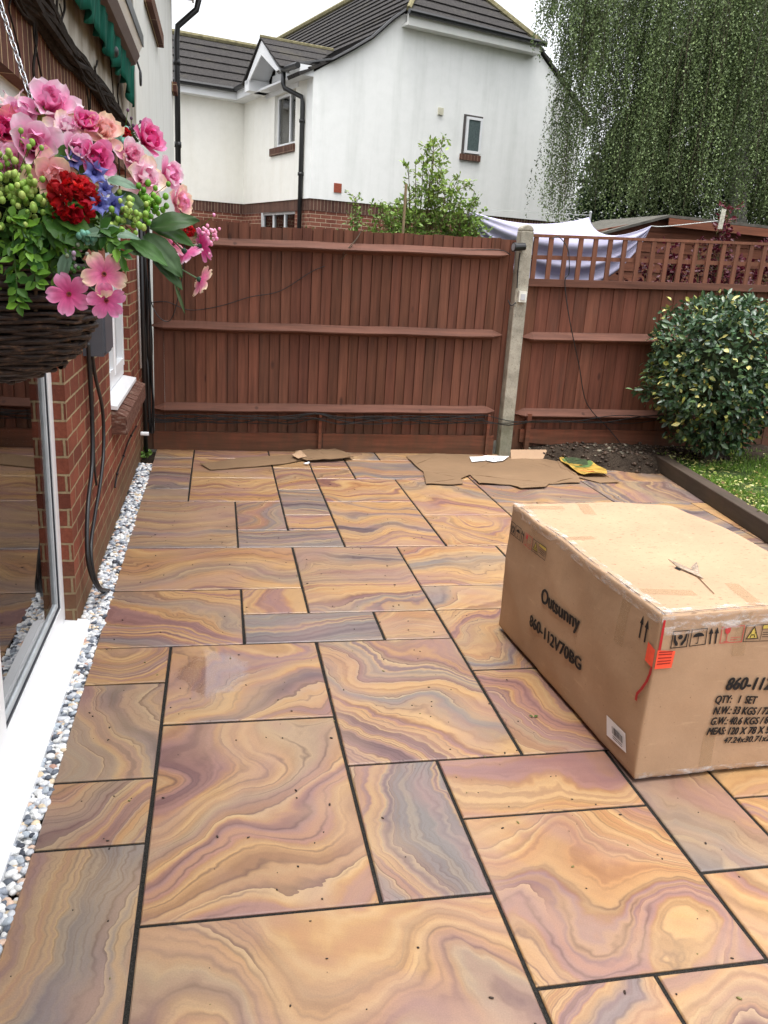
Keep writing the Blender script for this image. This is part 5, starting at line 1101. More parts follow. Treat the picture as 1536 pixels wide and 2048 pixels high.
# left slope follows the swept verge
prof_ = [(-.32, 4.80), (.33, 5.14), (.73, 5.38), (1.13, 5.64), (1.54, 6.01), (1.90, 6.33)]
for k in range(5):
    (ua, za), (ub, zb) = prof_[k], prof_[k+1]; nk = [3, 2, 2, 2, 2][k]
    if k == 0: courses('roof_slope', (ua, .5, za), (ua, -.06, za), (ub, -.06, zb), (ub, .5, zb), nk); courses('roof_slope', (0.02, V1, 4.97), (0.02, .5, 4.97), (ub, .5, zb), (ub, V1, zb), 1)
    else: courses('roof_slope', (ua, V1, za), (ua, -.06, za), (ub, -.06, zb), (ub, V1, zb), nk)
courses('roof_slope', (1.90, V1, 6.33), (1.90, -.06, 6.33), (RU, 1.55, RZ), (RU, V1, RZ), 8)
courses('hip_slope', (1.82, -.22, 6.13), (4.98, -.22, 6.05), (RU, 1.55, RZ), (RU, 1.55, RZ), 8)
courses('roof_slope', (4.98, -.06, 6.18), (4.98, V1, 6.18), (RU, V1, RZ), (RU, 1.55, RZ), 8); courses('roof_slope', (6.8, -.06, 4.8), (6.8, V1, 4.8), (4.98, V1, 6.18), (4.98, -.06, 6.18), 8)
courses('wing_roof', (-6, VW-.32, 5.03), (-.05, VW-.32, 5.03), (1.6, VW+1.3, 6.27), (-6, VW+1.3, 6.27), 6); courses('wing_roof', (-6, VW+3, 5.0), (0, VW+3, 5.0), (1.5, VW+1.3, 6.27), (-6, VW+1.3, 6.27), 6)
# dormer roof slopes
zpl = lambda u_: np.interp(u_, [p[0] for p in prof_]+[RU], [p[1] for p in prof_]+[RZ])
courses('dormer_roof', (-.48, .50, 4.98), (.05, .50, 4.98), (1.13, pv, pk+.05), (-.48, pv, pk+.05), 4, .02); courses('dormer_roof', (-.48, 2.74, 4.98), (.0, 2.74, 4.98), (1.13, pv, pk+.05), (-.48, pv, pk+.05), 4, .02)
b = GB(); b.tube([G(RU, 1.5, RZ+.04), G(RU, V1, RZ+.04)], .09, 8); b.tube([G(-6, VW+1.3, 6.30), G(1.5, VW+1.3, 6.30)], .07, 8); b.tube([G(-.48, pv, pk+.06), G(1.1, pv, pk+.06)], .04, 6); b.tube([G(RU, 1.55, RZ+.04), G(5.0, -.2, 6.12)], .07, 6); b.tube([G(RU, 1.55, RZ+.04), G(1.82, -.2, 6.2)], .05, 6)
b.build('ridge_tiles', MT['moss'], NH)
b = GB(); b.gprism([(1.80, -.24, 5.92), (4.98, -.24, 5.90), (4.98, -.24, 6.08), (1.80, -.24, 6.12)], (0, .03, 0)); b.gprism([(1.80, -.21, 5.92), (4.98, -.21, 5.90), (4.98, -.21, 5.95), (1.80, -.21, 5.97)], (0, .21, 0)); b.build('hip_fascia', MT['pvc_dirty'], NH)
b = GB(); b.tube([G(1.78, -.30, 6.13), G(5.05, -.30, 6.09)], .055, 8); b.build('gutter', MT['black'], NH); b = GB(); b.tube([G(-.36, .85, 4.97), G(-.36, -.1, 4.93)], .055, 8); b.build('gutter', MT['black'], NH); b = GB(); b.tube([G(-.36, 2.66, 5.03), G(-.33, VW-.3, 5.03)], .05, 8); b.build('gutter', MT['black'], NH); b = GB(); b.tube([G(-6, VW-.36, 5.02), G(-.3, VW-.36, 5.02)], .055, 8); b.build('gutter', MT['black'], NH)
b = GB(); b.tube([G(-.36, .62, 4.95), G(-.36, .62, 4.72), G(-.34, .60, 4.64), G(-.06, .40, 4.50), G(-.05, .38, 4.38), G(-.05, .38, 0)], .045, 10)
for z in (4.05, 3.1): b.tube([G(-.05, .38, z), G(-.05, .38, z+.06)], .058, 10)
b.build('downpipe', MT['black'], NH, smooth=True)
b = GB(); b.tube([G(-.32, .28, 5.0), G(.33, -.10, 5.12), G(.73, -.11, 5.36), G(1.13, -.11, 5.62), G(1.54, -.11, 5.99), G(1.82, -.12, 6.20)], .035, 6); b.build('verge', MT['black'], NH)

# ================================================================ SHED, SAIL, POLES
SH = empty('garden_shed', (6.4, 7.2, 0), 'brown wooden shed with felt roof behind the trellis', 'shed')
sy0, sy1 = 7.0, 8.6; sxl, sxr = 4.2, 9.2; rx_ = onY(1325, 436, sy0)[0]; rz_ = onY(1325, 436, sy0)[2]; lz = onY(1190, 478, sy0)[2]; lx = onY(1190, 478, sy0)[0]; ez = onY(1536, 455, sy0)[2]; exx = onY(1536, 455, sy0)[0]
b = MB(); k = 0; z = 0
while z < rz_:
    zt_ = z+.11
    def xl(zz): return sxl if zz < lz else sxl+(rx_-sxl)*(zz-lz)/(rz_-lz+1e-6)
    b.col = (rnd.uniform(.8, 1.2),)*3; z1 = min(zt_, rz_-.02); b.hexa([(max(xl(z), sxl), sy0-.018, z), (sxr, sy0-.018, z), (sxr, sy0+.02, z), (max(xl(z), sxl), sy0+.02, z), (xl(z1), sy0-.002, z1), (sxr, sy0-.002, z1), (sxr, sy0+.02, z1), (xl(z1), sy0+.02, z1)]); z = zt_
b.col = (.9,)*3; b.box((sxl, sy0+.02, 0), (sxl+.03, sy1, lz)); b.build('wall', MT['shed'], SH, colors=True)
felt = plain('roof_felt', lin(86, 84, 78), .9, .1, .3, 10, .006)
b = MB(); b.hexa([(lx-.35, sy0-.14, lz-.07), (rx_, sy0-.14, rz_), (rx_, sy1, rz_), (lx-.35, sy1, lz-.07), (lx-.35, sy0-.14, lz-.045), (rx_, sy0-.14, rz_+.03), (rx_, sy1, rz_+.03), (lx-.35, sy1, lz-.045)]); b.hexa([(rx_+.001, sy0-.14, rz_), (exx+2, sy0-.14, ez-.08), (exx+2, sy1, ez-.08), (rx_+.001, sy1, rz_), (rx_+.001, sy0-.14, rz_+.03), (exx+2, sy0-.14, ez-.05), (exx+2, sy1, ez-.05), (rx_+.001, sy1, rz_+.03)]); b.build('roof', felt, SH)
b = MB(); b.col = (1.1,)*3; b.hexa([(rx_, sy0-.16, rz_-.09), (exx+2, sy0-.16, ez-.17), (exx+2, sy0-.142, ez-.17), (rx_, sy0-.142, rz_-.09), (rx_, sy0-.16, rz_-.005), (exx+2, sy0-.16, ez-.085), (exx+2, sy0-.142, ez-.085), (rx_, sy0-.142, rz_-.005)]); b.build('fascia', MT['shed'], SH, colors=True)
# lilac sail
def crv(a, c, sag, n, side=V((0, 0, 0))): a, c = V(a), V(c); return [a.lerp(c, i/n)+V((0, 0, -sag*4*(i/n)*(1-i/n)))+side*(4*(i/n)*(1-i/n)) for i in range(n+1)]
NS, NT = 60, 28
Pa = V(onY(935, 420, 6.0)); Pb = V(onY(1178, 436, 7.2)); Pc = V(onY(1302, 452, 5.7))
topc = crv(Pa, Pb, .10, NS//2)[:-1]+crv(Pb, Pc, .14, NS-NS//2, V((-.10, 0, 0)))
edge = crv(Pa, Pc, .17, NS, V((0, -.25, 0)))
vs = []; fs = []
for i in range(NS+1):
    s_ = i/NS
    for j in range(NT+1):
        t = j/NT; env = math.sin(PI*s_)**.7
        if t < .4: q = t/.4; p = topc[i].lerp(edge[i], q)+V((0, 0, -.05*env*math.sin(PI*q)+.008*env*math.sin(q*14+4*s_)))
        else:
            q = (t-.4)/.6; sw = math.sin(q*17+1.2*math.sin(PI*s_)+.8*math.sin(3*s_))
            p = edge[i]+V((.02*math.sin(q*9+s_*6)*env, (.10*q+.055*sw*min(1, q*4))*env, -.50*q*env))
        vs.append(p)
for i in range(NS):
    for j in range(NT): a = i*(NT+1)+j; fs.append((a, a+NT+1, a+NT+2, a+1))
lm_ = Mat('lilac_fabric', .85, .1); n = lm_.noise(lm_.coord(), 4, 3); lm_.color(lm_.ramp(n, [(.3, lin(164, 161, 184)), (.7, lin(188, 185, 206))]))
tr = lm_.n('BsdfTranslucent'); tr.inputs[0].default_value = lin(190, 184, 210)+(1,); mx = lm_.n('MixShader'); mx.inputs[0].default_value = .06; out = lm_.nt.nodes['Material Output']
lm_.nt.links.new(lm_.b.outputs[0], mx.inputs[1]); lm_.nt.links.new(tr.outputs[0], mx.inputs[2]); lm_.nt.links.new(mx.outputs[0], out.inputs[0])
b = MB(); b.add(vs, fs); o = b.build('shade_sail', lm_.m, origin=Pb, smooth=True); tag(o, 'pale lilac cloth shade slung and sagging behind the trellis', 'shade sail'); md = o.modifiers.new('th', 'SOLIDIFY'); md.thickness = .003
for (P_, lb) in ((Pb, 'thin grey pole holding the middle corner of the lilac shade'), (Pa+V((0, .02, 0)), 'thin grey pole holding the left corner of the lilac shade')):
    b = MB(); b.tube([(P_.x+.02, P_.y+.02, 0), (P_.x+.02, P_.y+.02, P_.z+.05)], .014, 8); b.sphere((P_.x+.02, P_.y+.02, P_.z+.06), .018, 8, 6); tag(b.build('shade_pole', plain('grey_pole', (.35, .36, .36), .4, .4), origin=(P_.x, P_.y, 0)), lb, 'pole')
b = MB(); b.tube(smooth_path([Pc, Pc+V((.35, .3, .03)), V(onY(1450, 440, 6.9))]), .004, 5); b.tube(smooth_path([Pb+V((0, 0, .03)), V(onY(1060, 424, 9)), V(onY(960, 418, 11))]), .003, 5)
tag(b.build('guy_rope', plain('pale_rope', (.5, .52, .5), .7, .1), origin=Pc), 'pale ropes tied to the corners of the lilac shade', 'rope')
P_ = onY(808, 400, 5.35); b = MB(); b.tube([(P_[0], 5.35, 0), (P_[0]+.01, 5.35, onY(809, 368, 5.35)[2])], .012, 7); tag(b.build('garden_cane', plain('cane', lin(140, 122, 96), .8, .1, .2, 20), origin=(P_[0], 5.35, 0)), 'thin wooden cane standing in front of the rose bush', 'cane')

# ================================================================ PLANTS BEYOND THE FENCE
def shrub(name, label, cat, cx, cy, stems, spread, zt_, leafcol, lsize, nl, seed, tips=None, mat='leaf', zb=.0, bud=None):
    r_ = random.Random(seed); E = empty(name, (cx, cy, 0), label, cat); b = MB(); pos = []; dirs = []
    for s_ in range(stems):
        a = r_.uniform(0, 2*PI); R_ = spread*math.sqrt(r_.random()); tx, ty = cx+R_*math.cos(a), cy+R_*.6*math.sin(a); H_ = zt_*(1-.35*(R_/spread)**1.5)*r_.uniform(.82, 1.0)
        p0 = V((cx+r_.uniform(-.12, .12), cy+r_.uniform(-.12, .12), zb)); p3 = V((tx, ty, H_)); p1 = p0.lerp(p3, .5)+V((0, 0, .15)); pts = smooth_path([p0, p1, p3], 8); b.tube(pts, [.009*(1-.75*i/len(pts)) for i in range(len(pts))], 5)
        for i in range(4, len(pts)):
            for _ in range(2):
                d = V((r_.gauss(0, 1), r_.gauss(0, 1), r_.gauss(.5, .6))).normalized(); L = r_.uniform(.06, .26)*(1-.4*i/len(pts)); e = pts[i]+d*L; b.tube([pts[i], e], [.003, .0015], 4, False)
                for k in range(nl): t = r_.uniform(.2, 1.05); pos.append(pts[i].lerp(e, t)+V((r_.gauss(0, .012), r_.gauss(0, .012), r_.gauss(0, .012)))); dirs.append(d+V((r_.gauss(0, .8), r_.gauss(0, .8), r_.gauss(-.1, .6))))
    b.build('stems', plain(name+'_stem', lin(96, 88, 60), .8, .1, .3, 20), E)
    pos = np.array([tuple(p) for p in pos]); dirs = np.array([tuple(p) for p in dirs]); n = len(pos); t = nr.uniform(size=(n, 1)); hgt = np.clip((pos[:, 2:3]-1.9)/(zt_-1.9), 0, 1)
    c0, c1 = [np.array([lin(*c)]) for c in leafcol]; f = np.clip(.25+.6*hgt*t+.25*(t-.5), 0, 1); col = (c0*(1-f)+c1*f)*nr.uniform(.75, 1.2, (n, 1))
    leaves('foliage', pos, dirs, unit(n)*.7+[0, 0, .8], nr.uniform(.6, 1.1, n)*lsize, nr.uniform(.5, .7, n)*lsize*.75, col, MT[mat], E)
    if bud:
        bm_ = plain(name+'_bloom', (.72, .70, .58), .6, .2)
        for k in range(bud):
            q = V(pos[nr.randint(n)]); bb_ = MB(); bb_.sphere(q, .012, 6, 4)
            for m_ in range(5): a = m_*1.256; bb_.sphere(q+V((.011*math.cos(a), .011*math.sin(a), 0)), .013, 6, 4, (1, 1, .9))
            bb_.build('bloom', bm_, E, smooth=True)
    return E
ax = onY(862, 400, 5.7)[0]
shrub('rose_bush', 'tall green rose bush with pale buds behind the tall fence', 'bush', ax, 5.75, 90, .60, onY(850, 250, 5.7)[2]+.05, ((74, 110, 44), (176, 196, 96)), .050, 7, 3, bud=16)
shrub('rose_bush', 'low sparse rose bush with white blooms left of the tall bush', 'bush', onY(700, 420, 5.6)[0], 5.6, 34, .50, onY(690, 375, 5.6)[2], ((70, 104, 44), (160, 184, 90)), .045, 5, 5, bud=12)
shrub('sapling', 'small leafy sapling beside the black downpipe of the white house', 'plant', onY(622, 440, 5.5)[0], 5.5, 3, .10, onY(622, 425, 5.5)[2], ((50, 80, 30), (110, 140, 60)), .05, 3, 6)
shrub('sapling', 'leafy sprig poking over the fence left of the ground floor window', 'plant', onY(492, 440, 5.5)[0], 5.5, 5, .13, onY(492, 432, 5.5)[2], ((50, 80, 30), (110, 140, 60)), .05, 3, 8)
shrub('sapling', 'thin young shoots right of the tall rose bush by the lilac cloth', 'plant', onY(985, 410, 6.5)[0], 6.6, 4, .18, onY(975, 395, 6.5)[2], ((80, 100, 40), (150, 160, 80)), .04, 2, 9)
for k, (px, w_, hh_, lb) in enumerate(((1335, .45, 470, 'dark red leaved shrub behind the left part of the trellis'), (1440, .5, 420, 'tallest dark red leaved shrub by the shed behind the trellis'), (1560, .6, 436, 'dark red leaved shrub behind the far right of the trellis'))):
    q = onY(px, 500, 5.7); E = shrub('purple_shrub', lb, 'shrub', q[0], 5.8, 26, w_, onY(px, hh_, 5.7)[2]+.1, ((62, 18, 30), (116, 34, 52)), .060, 6, 20+k); E['group'] = 'dark red shrubs behind the trellis'
q = onY(1228, 470, 6.8)
b = MB(); q = V(onY(1442, 445, 5.6)); b.tube([q+V((0, 0, -.06)), q+V((.01, 0, .12))], .022, 7); tag(b.build('bird_feeder', plain('mottled_white', (.5, .48, .4), .8, .1, .5, 50), origin=q), 'small mottled white hanging piece beside the red shrub', 'feeder')

# ---- weeping birch
def birch(name, label, cx, cy, xr, yr, ztop, zbot, ns, seed, colr, lsz=.046, gapx=None):
    E = empty(name, (cx, cy, 0), label, 'tree'); r_ = np.random.RandomState(seed); b = MB()
    tr_ = [V((cx, cy, 0)), V((cx+.1, cy, 2)), V((cx-.1, cy+.1, 4.5)), V((cx+.05, cy, 7)), V((cx, cy, ztop+.6))]; b.tube(smooth_path(tr_, 6), [.20*(1-.8*i/24) for i in range(25)], 10); b.build('trunk', MT['birchbark'], E, smooth=True)
    lb_ = MB(); tw = MB(); P = []; Dv = []; Cc = []
    limbs = []
    for k in range(26):
        z0 = r_.uniform(3.0, ztop-.5); a = r_.uniform(0, 2*PI); ex_ = cx+xr*math.cos(a)*r_.uniform(.6, 1); ey_ = cy+yr*math.sin(a)*r_.uniform(.6, 1); p0 = V((cx, cy, z0)); p2 = V((ex_, ey_, min(ztop, z0+r_.uniform(-.2, 1.2)))); p1 = p0.lerp(p2, .5)+V((0, 0, .5)); pt = smooth_path([p0, p1, p2], 8); lb_.tube(pt, [.05*(1-.85*i/len(pt)) for i in range(len(pt))], 6); limbs.append(pt)
    lb_.build('limbs', MT['birchbark'], E)
    for s_ in range(ns):
        if s_ % 9 == 0: a = r_.uniform(0, 2*PI); q = r_.uniform()**.38; bx, by = cx+xr*q*math.cos(a), cy+yr*q*math.sin(a); btone = r_.uniform(.5, 1.35); bb0 = abs(r_.normal())*.45+(r_.uniform(0, 3.5) if r_.uniform() < .35 else 0)
        if s_ % 117 == 0 and s_ > 0 and name == 'weeping_birch' and ns > 2000: bx, by, bb0 = cx-xr*r_.uniform(.90, 1.13), cy-r_.uniform(0, 1), r_.uniform(1.7, 2.6)
        x, y = bx+r_.normal()*.075, by+r_.normal()*.075
        if gapx and gapx(x, y): continue
        ex = (x-cx)/xr; top = ztop-(1.3*(q**3))+r_.uniform(-1.2, .3); bot = zbot(x, y)+bb0+abs(r_.normal())*.22
        if top-bot < .4: top = bot+.5
        L = min(top-bot, r_.uniform(1.2, 4.2)); top2 = bot+L if r_.uniform() < .5 else top; bot2 = max(bot, top2-L); n = int((top2-bot2)/.026); ph = r_.uniform(0, 6); clump = r_.uniform(.5, 1.25)
        tone = btone*r_.uniform(.8, 1.2)
        zz = np.linspace(top2, bot2, max(n, 4)); sway = .07*np.sin(zz*1.6+ph)+.02*np.sin(zz*6+ph*3); dx = r_.uniform(-.10, .10)*(top2-zz); 
        X = x+sway+dx+r_.normal(size=len(zz))*.030*clump; Y = y+.05*np.cos(zz*1.9+ph)+r_.normal(size=len(zz))*.030*clump; P.append(np.stack([X, Y, zz], 1))
        d = r_.normal(size=(len(zz), 3))*.6; d[:, 2] -= .8; Dv.append(d)
        t = r_.uniform(size=(len(zz), 1)); c = (np.array([lin(*colr[0])])*(1-t)+np.array([lin(*colr[1])])*t)*tone; Cc.append(c)
        if s_ % 5 == 0: tw.tube([(x+.05*math.sin(z*2.2+ph), y, z) for z in np.linspace(top2, bot2+.2, 6)], .003, 3, False)
    P = np.concatenate(P); Dv = np.concatenate(Dv); Cc = np.concatenate(Cc); n = len(P)
    leaves('crown', P, Dv, unit(n), nr.uniform(.7, 1.2, n)*lsz, nr.uniform(.7, 1.1, n)*lsz*.72, Cc, MT['leaf'], E)
    tw.build('twigs', MT['bark'], E); print(name, n)
BY = 10.6
bl = onY(1122, 300, BY)[0]; 
def zb_left(x, y): 
    return 2.9 if x < bl+.25 else (2.1 if x < bl+1.0 else 2.3)
def gapf(x, y): pxl = (x-onY(1200, 350, BY)[0]); return 0 < pxl < .28 and nr.uniform() < .8
birch('weeping_birch', 'large weeping birch with drooping green curtains beside the white house', bl+3.70, BY+1.0, 3.45, 1.6, 7.6, zb_left, 4700, 4, ((74, 90, 56), (132, 150, 98)), .036, gapx=gapf)
birch('weeping_birch', 'second weeping birch at the right edge of the view', bl+7.4, BY+1.6, 2.6, 1.8, 8.2, lambda x, y: 2.5, 900, 9, ((60, 80, 52), (112, 138, 90)), .05)
def conifer(name, label, cx, cy, R_, H_, n, seed, c0=(26, 44, 26), c1=(58, 84, 44)):
    E = empty(name, (cx, cy, 0), label, 'tree'); r_ = np.random.RandomState(seed); b = MB(); b.tube([(cx, cy, 0), (cx, cy, H_*.9)], [.18, .03], 8); b.build('trunk', MT['bark'], E)
    z = H_*(.06+.94*r_.uniform(size=n)**.9); rad = R_*(1-(z/H_)**2.2)**.6+.05; a = r_.uniform(0, 2*PI, n); q = r_.uniform(.45, 1, n)**.5; lump = 1+.18*np.sin(a*5+z*2)+.12*np.sin(a*9-z*3)
    p = np.stack([cx+rad*q*lump*np.cos(a), cy+rad*q*lump*np.sin(a), z], 1); d = np.stack([np.cos(a), np.sin(a), r_.uniform(-.8, .6, n)], 1)+r_.normal(size=(n, 3))*.5; t = r_.uniform(size=(n, 1))
    leaves('crown', p, d, unit(n), r_.uniform(.05, .11, n), r_.uniform(.03, .06, n), (np.array([lin(*c0)])*(1-t)+np.array([lin(*c1)])*t), MT['leaf'], E)
for k, (x, y, R_, H_, lb) in enumerate(((9.6, 14.0, 1.9, 6.2, 'dark evergreen standing right behind the gap in the birch curtain'), (11.2, 15, 2.2, 7.6, 'taller dark evergreen behind the middle of the birch'), (14.5, 15, 2.4, 7.2, 'dark evergreen behind the birch at the far right'), (18, 16, 2.6, 8.5, 'outermost tall dark evergreen on the right'), (8.0, 13.0, 1.15, 4.6, 'shortest dark evergreen low behind the left edge of the birch'))):
    conifer('evergreen_tree', lb, x, y, R_, H_, 22000, 30+k); bpy.data.objects['evergreen_tree' if k == 0 else 'evergreen_tree.%03d' % k]['group'] = 'dark evergreens behind the birch'

# ================================================================ HANGING BASKET
D0 = 1.35; bcen = V(at(-12, 545, D0)); print('basket', bcen)
HB = empty('hanging_basket', tuple(bcen), 'wicker hanging basket full of pink red and blue artificial flowers', 'hanging basket')
Rb = .158; Hb = .175
wk = Mat('dark_wicker', .55, .3); n = wk.noise(wk.scaled(wk.coord(), (30, 30, 60)), 2, 4, .65); wk.color(wk.ramp(n, [(.3, lin(24, 18, 16)), (.55, lin(52, 38, 32)), (.75, lin(104, 78, 60))])); wk.bump(n, .003)
b = MB(); rows = 32; ribs = 16
for r_i in range(rows):
    t = r_i/(rows-1); z = -Hb*t; rad = Rb*(max(0, 1-t**2.6))**.55+.004
    if rad < .03: rad = .03
    pts = []; nseg = ribs*6; j1 = rnd.uniform(-.002, .002)
    for k in range(nseg+1):
        a = 2*PI*k/nseg; rr = rad+.0045*math.sin(a*ribs/2+(PI if r_i % 2 else 0))+.003*noise.noise(Vector((a*3, r_i*1.7, 0))); pts.append(bcen+V((rr*math.cos(a), rr*math.sin(a), z+j1+.0045*noise.noise(Vector((a*2.5, r_i*2.1, 7))))))
    b.tube(pts, .0034+.0009*(r_i % 3), 6, False)
for r_ in (0, 1, 2): b.tube([bcen+V(((Rb+.006)*math.cos(a), (Rb+.006)*math.sin(a), .004+.008*r_+.003*math.sin(a*12+r_*2))) for a in np.linspace(0, 2*PI, 60)], .006, 6, False)
b.build('basket', wk.m, HB, smooth=True)
b = MB()
for k in range(ribs):
    a = 2*PI*(k+.5)/ribs; b.tube([bcen+V(((Rb*(max(0, 1-t**2.6))**.55+.003)*math.cos(a), (Rb*(max(0, 1-t**2.6))**.55+.003)*math.sin(a), -Hb*t+.01)) for t in np.linspace(0, .97, 12)], .003, 5, False)
b.build('ribs', plain('rib_cane', lin(116, 96, 72), .6, .2, .3, 40), HB)
b = MB(); b.add([bcen+V((.8*Rb*math.cos(a)*(.97-t**3*.4), .8*Rb*math.sin(a)*(.97-t**3*.4), -Hb*t*.9)) for t in (0, .4, .8, 1) for a in np.linspace(0, 2*PI, 20)[:-1]], [(r_*19+k, r_*19+(k+1) % 19, (r_+1)*19+(k+1) % 19, (r_+1)*19+k) for r_ in range(3) for k in range(19)]+[list(range(57, 76))]); b.build('liner', plain('black_liner', (.008, .008, .008), .8, .1), HB)
# chains and bracket
hook = V(at(-12, -30, D0)); 
def chain(p, q):
    b = MB(); d = q-p; L = d.length; dn_ = d.normalized(); n = int(L/.0135); s1 = dn_.orthogonal().normalized(); s2 = dn_.cross(s1)
    for k in range(n):
        c = p+dn_*(L*(k+.5)/n); s_ = s1 if k % 2 else s2; pts = []
        for m_ in range(11): a = 2*PI*m_/10; pts.append(c+dn_*(.0095*math.cos(a))+s_*(.0042*math.sin(a)))
        b.tube(pts, .0012, 5, False)
    return b.build('chain', MT['steel'], HB, smooth=True)
for rp in (V(at(150, 470, D0-.06)), bcen+V((-.12, .10, 0)), bcen+V((-.02, -.155, 0))): chain(rp, hook)
b = MB(); b.tube([hook+V((0, .02*math.cos(a), .02+.02*math.sin(a))) for a in np.linspace(-PI/2, PI, 10)], .003, 6); b.tube(smooth_path([(WX-.0, hook.y, hook.z+.08), (hook.x-.05, hook.y, hook.z+.09), (hook.x, hook.y, hook.z+.05)]), .006, 8); b.tube([(WX, hook.y, hook.z+.14), (WX+.004, hook.y, hook.z-.25)], .008, 6); b.tube(smooth_path([(WX+.01, hook.y, hook.z-.2), (WX+.07, hook.y, hook.z-.02), (WX+.13, hook.y, hook.z+.07)]), .005, 6)
tag(b.build('wall_bracket', MT['black'], origin=(WX, hook.y, hook.z)), 'black iron bracket on the house holding the flower basket', 'bracket')

# flowers ---------------------------------------------------
def fr_(n_):
    n_ = V(n_).normalized(); a = n_.orthogonal().normalized(); rot = Matrix.Rotation(rnd.uniform(0, 2*PI), 3, n_); a = rot@a; return a, n_.cross(a), n_
class PB:
    def __init__(s): s.v = []; s.f = []; s.c = []
    def petal(s, c, fr, ang, L, W, th0, th1, cup, cin, cout, ruff=0, notch=0, point=0, n=7, m=4, r0=.0, edge=None):
        a, b_, n_ = fr; rd = a*math.cos(ang)+b_*math.sin(ang); tg = n_.cross(rd); base = len(s.v); rr = r0; hh_ = 0.0; pr_ = rnd.uniform(-.1, .1); sd_ = rnd.uniform(0, 50)
        for i in range(n+1):
            t = i/n; th = th0+(th1-th0)*t+pr_*t
            if i: rr += math.sin(th)*L/n; hh_ += math.cos(th)*L/n
            if point: w_ = W*.5*(math.sin(PI*min(t*1.15+.12, 1)))**.9*(1-t**3)
            else: w_ = W*.5*(.14+.86*math.sin(PI*.5*min(1, t*1.35)))*math.sqrt(max(0, 1-max(0, (t-.62)/.40)**2.2))
            loc = n_*math.sin(th)-rd*math.cos(th)
            for j in range(-m, m+1):
                q = j/m; ww = q*w_; back = cup*W*q*q*(.3+.7*t); nz = ruff*W*noise.noise(Vector((q*2.2+sd_, t*3, sd_)))*t; nt_ = -notch*L*(1-abs(q))**3*max(0, t-.85)/.15
                p = V(c)+rd*(rr+nt_*math.sin(th))+n_*(hh_+nt_*math.cos(th))+tg*ww+loc*(back+nz); s.v.append(tuple(p))
                k = min(1, t*1.05); e_ = (abs(q)**3*.5 if edge else 0)*t; col = [cin[x]*(1-k)+cout[x]*k for x in range(3)]
                if edge: kk = max(e_, max(0, (t-.55)/.45)**1.2); col = [col[x]*(1-kk)+edge[x]*kk for x in range(3)]
                vn = .92+.16*rnd.random() if abs(j) % 2 else .97; s.c.append([x*vn for x in col])
        st = 2*m+1
        for i in range(n):
            for j in range(2*m): o_ = base+i*st+j; s.f.append((o_, o_+1, o_+st+1, o_+st))
    def ball(s, c, r, col, sc=(1, 1, 1), nu=7, nv=5):
        t = MB(); t.sphere(c, r, nu, nv, sc); base = len(s.v); s.v += t.v
        for f in t.f: s.f.append([base+i for i in f])
        s.c += [list(np.array(col)*(.85+.3*(k/len(t.v)))) for k in range(len(t.v))][::-1]
    def tube(s, pts, r, col, n=5):
        t = MB(); t.tube(pts, r, n, False); base = len(s.v); s.v += t.v; s.f += [[base+i for i in f] for f in t.f]; s.c += [col]*len(t.v)
    def build(s, name, mat='petal', parent=None, origin=None):
        me = bpy.data.meshes.new(name); me.from_pydata(s.v, [], s.f); me.update(); ca = me.color_attributes.new('Col', 'FLOAT_COLOR', 'POINT'); d = np.ones((len(s.v), 4)); d[:, :3] = np.array(s.c); ca.data.foreach_set('color', d.ravel())
        me.polygons.foreach_set('use_smooth', [True]*len(me.polygons)); me.materials.append(MT[mat]); return finish(me, name, parent if parent else HB)
PK = lin(236, 96, 164); PK2 = lin(246, 172, 212); WH = lin(255, 238, 246); PE = lin(244, 186, 168); RD = lin(200, 24, 34); CR = lin(250, 232, 196); MG = lin(224, 66, 140)
dome = V(at(30, 410, D0)); camv = V(CP)
def place(px, py, dd=None, lift=0):
    rho = math.hypot(px-20, (py-420)*1.05)*D0/FPX; R2 = .23; dp = math.sqrt(max(0, R2*R2-rho*rho))*.62
    d = D0-dp-lift if dd is None else dd; P = V(at(px, py, d)); n_ = (P-dome).normalized()*.55+(camv-P).normalized()*.75+V((0, 0, .12)); return P, n_.normalized(), d
def size(r, d): return r*d/FPX
def rose(px, py, r, tilt=(0, 0, 0), cin=MG, cout=PK2, edge=WH, openness=1.0, dd=None):
    P, n_, d = place(px, py, dd); R_ = size(r*1.24, d); n_ = (n_+V(tilt)).normalized(); fr = fr_(n_); f = PB()
    mid_ = tuple(.5*cin[i]+.5*cout[i] for i in range(3))
    for k in range(3): f.petal(P, fr, k*2.1, R_*.66, R_*.80, .02, .22, .32, cin, mid_, 0, n=6, m=4)
    for k in range(3): f.petal(P-n_*R_*.02, fr, k*2.1+1, R_*.85, R_*1.0, .30*openness, .55*openness, .30, cin, cout, .02)
    for k in range(4): f.petal(P-n_*R_*.08, fr, k*1.57+.4, R_*1.08, R_*.86, .65*openness, 1.1*openness, .24, mid_, cout, .04, edge=edge)
    for k in range(4): f.petal(P-n_*R_*.14, fr, k*1.57+1.2, R_*1.22, R_*.80, .95*openness, 1.5*openness, .16, mid_, cout, .05, edge=edge)
    return f.build('flower')
